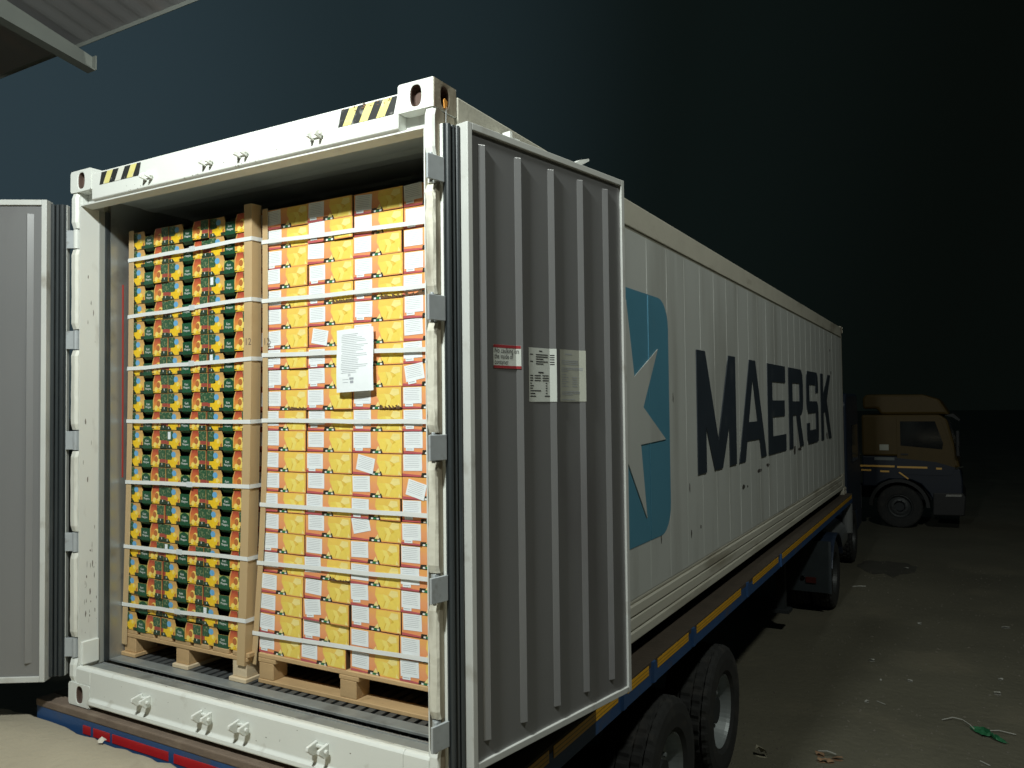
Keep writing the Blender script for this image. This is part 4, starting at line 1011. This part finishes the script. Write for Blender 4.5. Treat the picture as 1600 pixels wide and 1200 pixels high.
for x0, x1, z in ((-0.06, 0.72, 1.475), (0.775, 1.42, 1.465), (1.60, 1.72, 1.45)): kb(MB().box(x0, x1, -0.022, -0.0165 if x0 > 0.7 else 0.003, z - 0.022, z + 0.022), 'reflective_strip', mat('reflective_strip', (0.85, 0.50, 0.13), 0.3))
for x0, x1, z in ((-0.02, 0.20, 1.37), (0.40, 0.60, 1.35)): kb(MB().box(x0, x1, -0.006, 0.003, z - 0.02, z + 0.02), 'reflective_strip', MATS['reflective_strip'])
kb(MB().prism([(0.80, 1.33), (0.83, 1.35), (1.02, 1.20), (1.0, 1.175)], 'y', -0.025, -0.017), 'reflective_strip', MATS['reflective_strip'])
b = MB(); pr = [(0.80 + 0.66 * math.cos(R(a)), 0.52 + 0.66 * math.sin(R(a))) for a in range(0, 181, 12)]; pr2 = [(0.80 + 0.58 * math.cos(R(a)), 0.52 + 0.58 * math.sin(R(a))) for a in range(0, 181, 12)]
kb(b.prism(pr + pr2[::-1], 'y', -0.03, 0.35), 'wheel_arch', tk_k)
kb(MB().prism([(1.50, 0.34), (2.16, 0.36), (2.20, 0.80), (2.14, 0.90), (1.52, 0.88)], 'y', -0.01, 2.43), 'bumper', tk_k, 0.03)
kb(MB().prism([(1.78, 0.80), (2.10, 0.81), (2.12, 0.86), (1.80, 0.85)], 'y', -0.022, -0.0105), 'headlight', chrome)
kb(MB().box(2.02, 2.10, -0.20, -0.02, 1.75, 2.35), 'mirror', tk_k, 0.02)
kb(MB().tube((2.07, -0.19, 2.0), (2.13, -0.19, 1.72), 0.012, 6), 'mirror_arm', chrome)
kb(MB().tube((2.0, -0.02, 1.46), (2.16, -0.04, 1.52), 0.02, 8), 'indicator', chrome)
for y in (0.8, 1.6): kb(MB().box(-4.6, 2.0, y, y + 0.09, 0.62, 0.90), 'chassis_rail', t_dark)
for y, fl in ((0.17, True), (2.25, False)):
    o = put_wheel(wm2, K, (0.80, y, 0.503), (0, 0, 0), False, -math.pi / 2 if fl else math.pi / 2); o.rotation_euler = (0, 0, -math.pi / 2 if fl else math.pi / 2)
    o = put_wheel(wm2, K, (-3.2, y, 0.503), (0, 0, 0)); o.rotation_euler = (0, 0, -math.pi / 2 if fl else math.pi / 2)
kb(MB().tube((-0.18, 0.30, 1.72), (-0.04, 0.30, 1.74), 0.03, 8), 'reflection_stub', chrome)  # bright stub added to stand for a white reflection behind the cab
kb(MB().tube((-0.20, 0.2, 0.42), (-0.20, 0.2, 0.98), 0.15, 16), 'air_tank', MATS['grey_canister'])

# ------------------------------------------------------------------ dock canopy and floodlights
sheet_m = mat('canopy_sheet', (0.34, 0.34, 0.35), 0.6, var=0.12, scale=1.2, dirt=(0.46, 0.36, 0.33), dirt_amt=0.45, dirt_scale=1.3, dirt_stretch=(1, 0.4, 1))
beam_m = mat('canopy_steel', (0.27, 0.29, 0.26), 0.55, var=0.12, scale=4)
RZ = lambda y: 4.775 - 0.25 * (y - 1.47)
A = thing('dock_canopy', 'sloping sheet metal canopy with steel rafters above the loading dock', 'canopy', (-1.0, -7.0, -0.10))
b = MB(); xs_ = [-9.0 + 0.04 * i for i in range(int(11.9 / 0.04) + 1)]
zz = [0.0015 * max(-1, min(1, 1.6 * math.sin(6.2832 * x / 0.20))) for x in xs_]
k0 = 0
for top in (0.0, 0.004):
    for x, q in zip(xs_, zz):
        b.v += [(x, -8.5, RZ(-8.5) + q + top), (x, 1.47, RZ(1.47) + q + top)]
n = len(xs_)
for s_ in range(2):
    for i in range(n - 1):
        k = s_ * 2 * n + 2 * i
        b.f.append((k, k + 1, k + 3, k + 2)); b.m.append(0)
for i in range(n - 1):
    b.f.append((2 * i + 1, 2 * i + 3, 2 * n + 2 * i + 3, 2 * n + 2 * i + 1)); b.m.append(0)
b.build('roof_sheet', sheet_m, A)
MB().prism([(1.472, RZ(1.47) - 0.035), (1.478, RZ(1.47) - 0.035), (1.478, RZ(1.47) + 0.03), (1.472, RZ(1.47) + 0.03)], 'x', -9.0, 2.9).build('edge_trim', beam_m, A)
for x in (-6.4, -2.335, 1.75):
    MB().prism([(1.575, RZ(1.575) - 0.185), (1.575, RZ(1.575) - 0.062), (1.46, RZ(1.46) - 0.058), (-8.3, RZ(-8.3) - 0.058), (-8.3, RZ(-8.3) - 0.60), (-1.0, RZ(-1.0) - 0.36)], 'x', x, x + 0.012).box(x - 0.05, x + 0.062, 1.570, 1.582, RZ(1.575) - 0.185, RZ(1.575) - 0.062).prism([(1.57, RZ(1.57) - 0.197), (1.57, RZ(1.57) - 0.185), (-1.0, RZ(-1.0) - 0.36), (-1.0, RZ(-1.0) - 0.372)], 'x', x - 0.05, x + 0.062).build('rafter', beam_m, A)
for y in (0.42, -0.6, -1.8, -3.0, -4.5, -6.0, -7.5):
    MB().prism([(y - 0.03, RZ(y) - 0.050), (y + 0.03, RZ(y) - 0.062), (y + 0.03, RZ(y) - 0.018), (y - 0.03, RZ(y) - 0.014)], 'x', -8.9, 2.85).build('purlin', beam_m, A)
for x in (-6.4, -2.335, 1.75): MB().box(x - 0.08, x + 0.09, -8.3, -8.1, -0.10, RZ(-8.1) - 0.4).build('column', beam_m, A)
def lens_mat():
    M = bpy.data.materials.new('lamp_lens'); M.use_nodes = True
    p = M.node_tree.nodes['Principled BSDF']; p.inputs['Emission Color'].default_value = (1, 1, 0.94, 1); p.inputs['Emission Strength'].default_value = 4.0
    return M
LM = lens_mat()
def floodlight(pos, aim, size, label, pole):
    o = thing('floodlight', label, 'floodlight', pos, 0.0)
    q = (Vector(aim) - Vector(pos)).to_track_quat('-Z', 'Y')
    o.rotation_euler = q.to_euler()
    w, h = size
    b = MB().box(-w / 2 - .03, w / 2 + .03, -h / 2 - .03, h / 2 + .03, 0.030, 0.09)
    for k in range(9): b.box(-w / 2 + k * w / 8 - .004, -w / 2 + k * w / 8 + .004, -h / 2, h / 2, 0.0901, 0.13)
    b.build('housing', t_dark, o, local=True)
    MB().box(-w / 2, w / 2, -h / 2, h / 2, 0.012, 0.029).build('lens', LM, o, local=True)
    b = MB(); inv = q.inverted()
    b.tube(inv @ (Vector(pole[0]) - Vector(pos)), inv @ (Vector(pole[1]) - Vector(pos)), pole[2], 10)
    b.tube((0, 0, 0.10), inv @ (Vector(pole[0]) - Vector(pos)), 0.02, 8)
    b.build('bracket', beam_m, o, local=True)
    return o
floodlight(DOCK_LAMP, DOCK_AIM, (0.36, 0.26), 'dock floodlight hung from the canopy rafters', ((DOCK_LAMP.x, DOCK_LAMP.y - 0.05, DOCK_LAMP.z + 0.25), (1.80, DOCK_LAMP.y - 0.05, RZ(-2.1) - 0.3), 0.02))
floodlight(YARD_LAMP, YARD_AIM, (0.6, 0.4), 'yard floodlight on a tall pole beside the dock', ((10.4, 0.4, 10.4), (10.4, 0.4, G), 0.09))

# ------------------------------------------------------------------ litter in the yard
scrap_m = mat('scrap_pale', (0.34, 0.34, 0.30), 0.8, var=0.2, scale=30)
def scrap(x, y, w, d2, label, m_=None, hgt=0.02, name='litter_scrap', grp='pale litter on the yard'):
    b = MB(); n = 7
    ring = [(x + w / 2 * math.cos(6.2832 * i / n) * random.uniform(.6, 1.1), y + d2 / 2 * math.sin(6.2832 * i / n) * random.uniform(.6, 1.1), G + 0.004 + random.uniform(0, hgt)) for i in range(n)]
    c_ = (x, y, G + 0.006 + hgt * 0.8)
    for i in range(n):
        b.poly([ring[i], ring[(i + 1) % n], c_]); 
    b.poly([(p[0], p[1], G + 0.002) for p in ring][::-1])
    return tag(b.build(name, m_ or scrap_m), label, 'litter', grp)
scrap(3.28, 13.5, 0.11, 0.16, 'bright pale scrap on the dark patch beyond the trailer wheels')
scrap(3.65, 9.59, 0.07, 0.09, 'small pale scrap on the open yard to the right of the twin tyres')
scrap(4.66, 9.90, 0.14, 0.08, 'flat pale scrap near the right picture edge, farthest of that side')
scrap(3.24, 7.60, 0.07, 0.07, 'pale scrap on the yard right of the yellow reflective strips', hgt=0.03)
scrap(3.39, 6.94, 0.03, 0.04, 'tiny pale dot of litter left of a slightly larger scrap')
scrap(3.67, 7.06, 0.07, 0.05, 'dull pale scrap in the middle of the open yard')
scrap(3.32, 6.20, 0.05, 0.05, 'pale crumb beside a thin white stick on the yard')
scrap(4.52, 7.57, 0.06, 0.05, 'pale scrap behind the green netting, farther of two')
scrap(4.47, 7.05, 0.08, 0.06, 'pale scrap behind the green netting, nearer of two', hgt=0.03)
scrap(4.82, 9.05, 0.05, 0.06, 'pale scrap cut by the right picture edge, upper one')
scrap(2.66, 4.45, 0.12, 0.10, 'crumpled pale wrapper lying beside the trailer tyre', hgt=0.09, m_=mat('wrapper', (0.30, 0.28, 0.2), 0.7))
def string(pts_, label, m_=None, r_=0.006):
    b = MB()
    for p, q in zip(pts_[:-1], pts_[1:]): b.tube((p[0], p[1], G + p[2]), (q[0], q[1], G + q[2]), r_, 6)
    return tag(b.build('cord', m_ or scrap_m), label, 'cord', 'loose cords on the yard')
string([(2.59, 11.50, .01), (2.68, 11.58, .012), (2.78, 11.62, .01)], 'short pale stick on the yard just beyond the twin tyres', r_=0.009)
string([(3.41, 6.26, .008), (3.49, 6.20, .008)], 'thin white stick on the yard beside a pale crumb', r_=0.004)
string([(3.99, 6.02, .01), (4.08, 6.08, .03), (4.16, 6.06, .03), (4.22, 5.96, .03), (4.26, 5.90, .01)], 'curved white cord lying left of the green netting', r_=0.005)
string([(4.36, 5.93, .012), (4.45, 5.96, .02), (4.58, 5.95, .012)], 'straight white cord running right from the green netting', r_=0.005)
string([(4.29, 5.20, .008), (4.36, 5.14, .008)], 'pale stick at the bottom picture edge below the green netting', r_=0.006)
b = MB(); gx, gy = 14, 10
hts = [[0.012 + 0.05 * random.random() ** 2 * (1 - abs(2 * i / gx - 1)) for j in range(gy + 1)] for i in range(gx + 1)]
def np_(i, j):
    u, v = i / gx, j / gy; wob = 0.5 + 0.22 * math.sin(u * 9) + 0.1 * math.sin(u * 23)
    return (lerp(4.22, 4.53, u), lerp(5.95, 5.68, u) + (v - 0.5) * 0.30 * wob * math.sin(3.14 * min(1, u + .08)), G + hts[i][j])
for i in range(gx):
    for j in range(gy): b.poly([np_(i, j), np_(i + 1, j), np_(i + 1, j + 1), np_(i, j + 1)])
tag(b.build('netting', mat('green_net', (0.015, 0.13, 0.05), 0.6, var=0.4, scale=20)), 'crumpled green netting lying on the yard at lower right', 'netting')
leafm = mat('dry_leaf', (0.22, 0.13, 0.07), 0.8, var=0.4, scale=20)
for k, (x, y) in enumerate(((3.10, 4.70), (3.19, 4.60), (3.24, 4.68), (3.13, 4.58))):
    scrap(x, y, 0.10, 0.06, 'dry brown leaf at the bottom edge right of the trailer tyres, %s of four' % ('leftmost', 'nearest', 'rightmost', 'second')[k], leafm, 0.03, 'dry_leaf', 'dry leaves on the yard')
string([(3.08, 4.74, .02), (3.16, 4.70, .05), (3.22, 4.74, .02)], 'pale twig among the dry leaves at the bottom edge', r_=0.006)
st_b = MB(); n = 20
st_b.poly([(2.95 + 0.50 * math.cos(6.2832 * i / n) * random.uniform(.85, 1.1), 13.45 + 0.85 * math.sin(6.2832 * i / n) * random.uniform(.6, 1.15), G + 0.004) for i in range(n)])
tag(st_b.build('dark_yard_patch', mat('dark_yard_patch', (0.060, 0.058, 0.046), 0.7, var=0.4, scale=2)), 'dark patch on the yard', kind='structure')  # thin flat patch, darker than the ground around it

b = MB(); n = 9
ring = [(0.415 + 0.035 * math.cos(6.2832 * i / n) * random.uniform(.6, 1.1), -0.085 + 0.022 * math.sin(6.2832 * i / n) * random.uniform(.6, 1.1), -0.098 + random.uniform(0, 0.018)) for i in range(n)]
for i in range(n): b.poly([ring[i], ring[(i + 1) % n], (0.415, -0.085, -0.066)])
tag(b.build('paper_scrap', mat('crumpled_paper', (0.60, 0.56, 0.47), 0.8)), 'crumpled pale paper lying on the broken dock edge by the red strip', 'litter')

# grit and small stones strewn over the yard
rg = random.Random(3); b = MB()
for k in range(3200):
    y = 3.2 + 11.0 * rg.random() ** 1.6; x = rg.uniform(2.3, 3.4 + y * 0.22)
    r_ = 0.004 + 0.014 * rg.random() ** 4
    a = rg.uniform(0, 6.28); q = [(x + r_ * rg.uniform(.7, 1.4) * math.cos(a + i * 1.57), y + r_ * rg.uniform(.7, 1.4) * math.sin(a + i * 1.57), G + 0.001) for i in range(4)]
    t_ = (x + rg.uniform(-.3, .3) * r_, y + rg.uniform(-.3, .3) * r_, G + r_ * rg.uniform(.6, 1.1))
    for i in range(4): b.poly([q[i], q[(i + 1) % 4], t_])
tag(b.build('gravel', mat('yard_grit', (0.12, 0.11, 0.085), 0.9, var=0.5, scale=30)), 'loose grit and small stones strewn over the yard', kind='stuff')
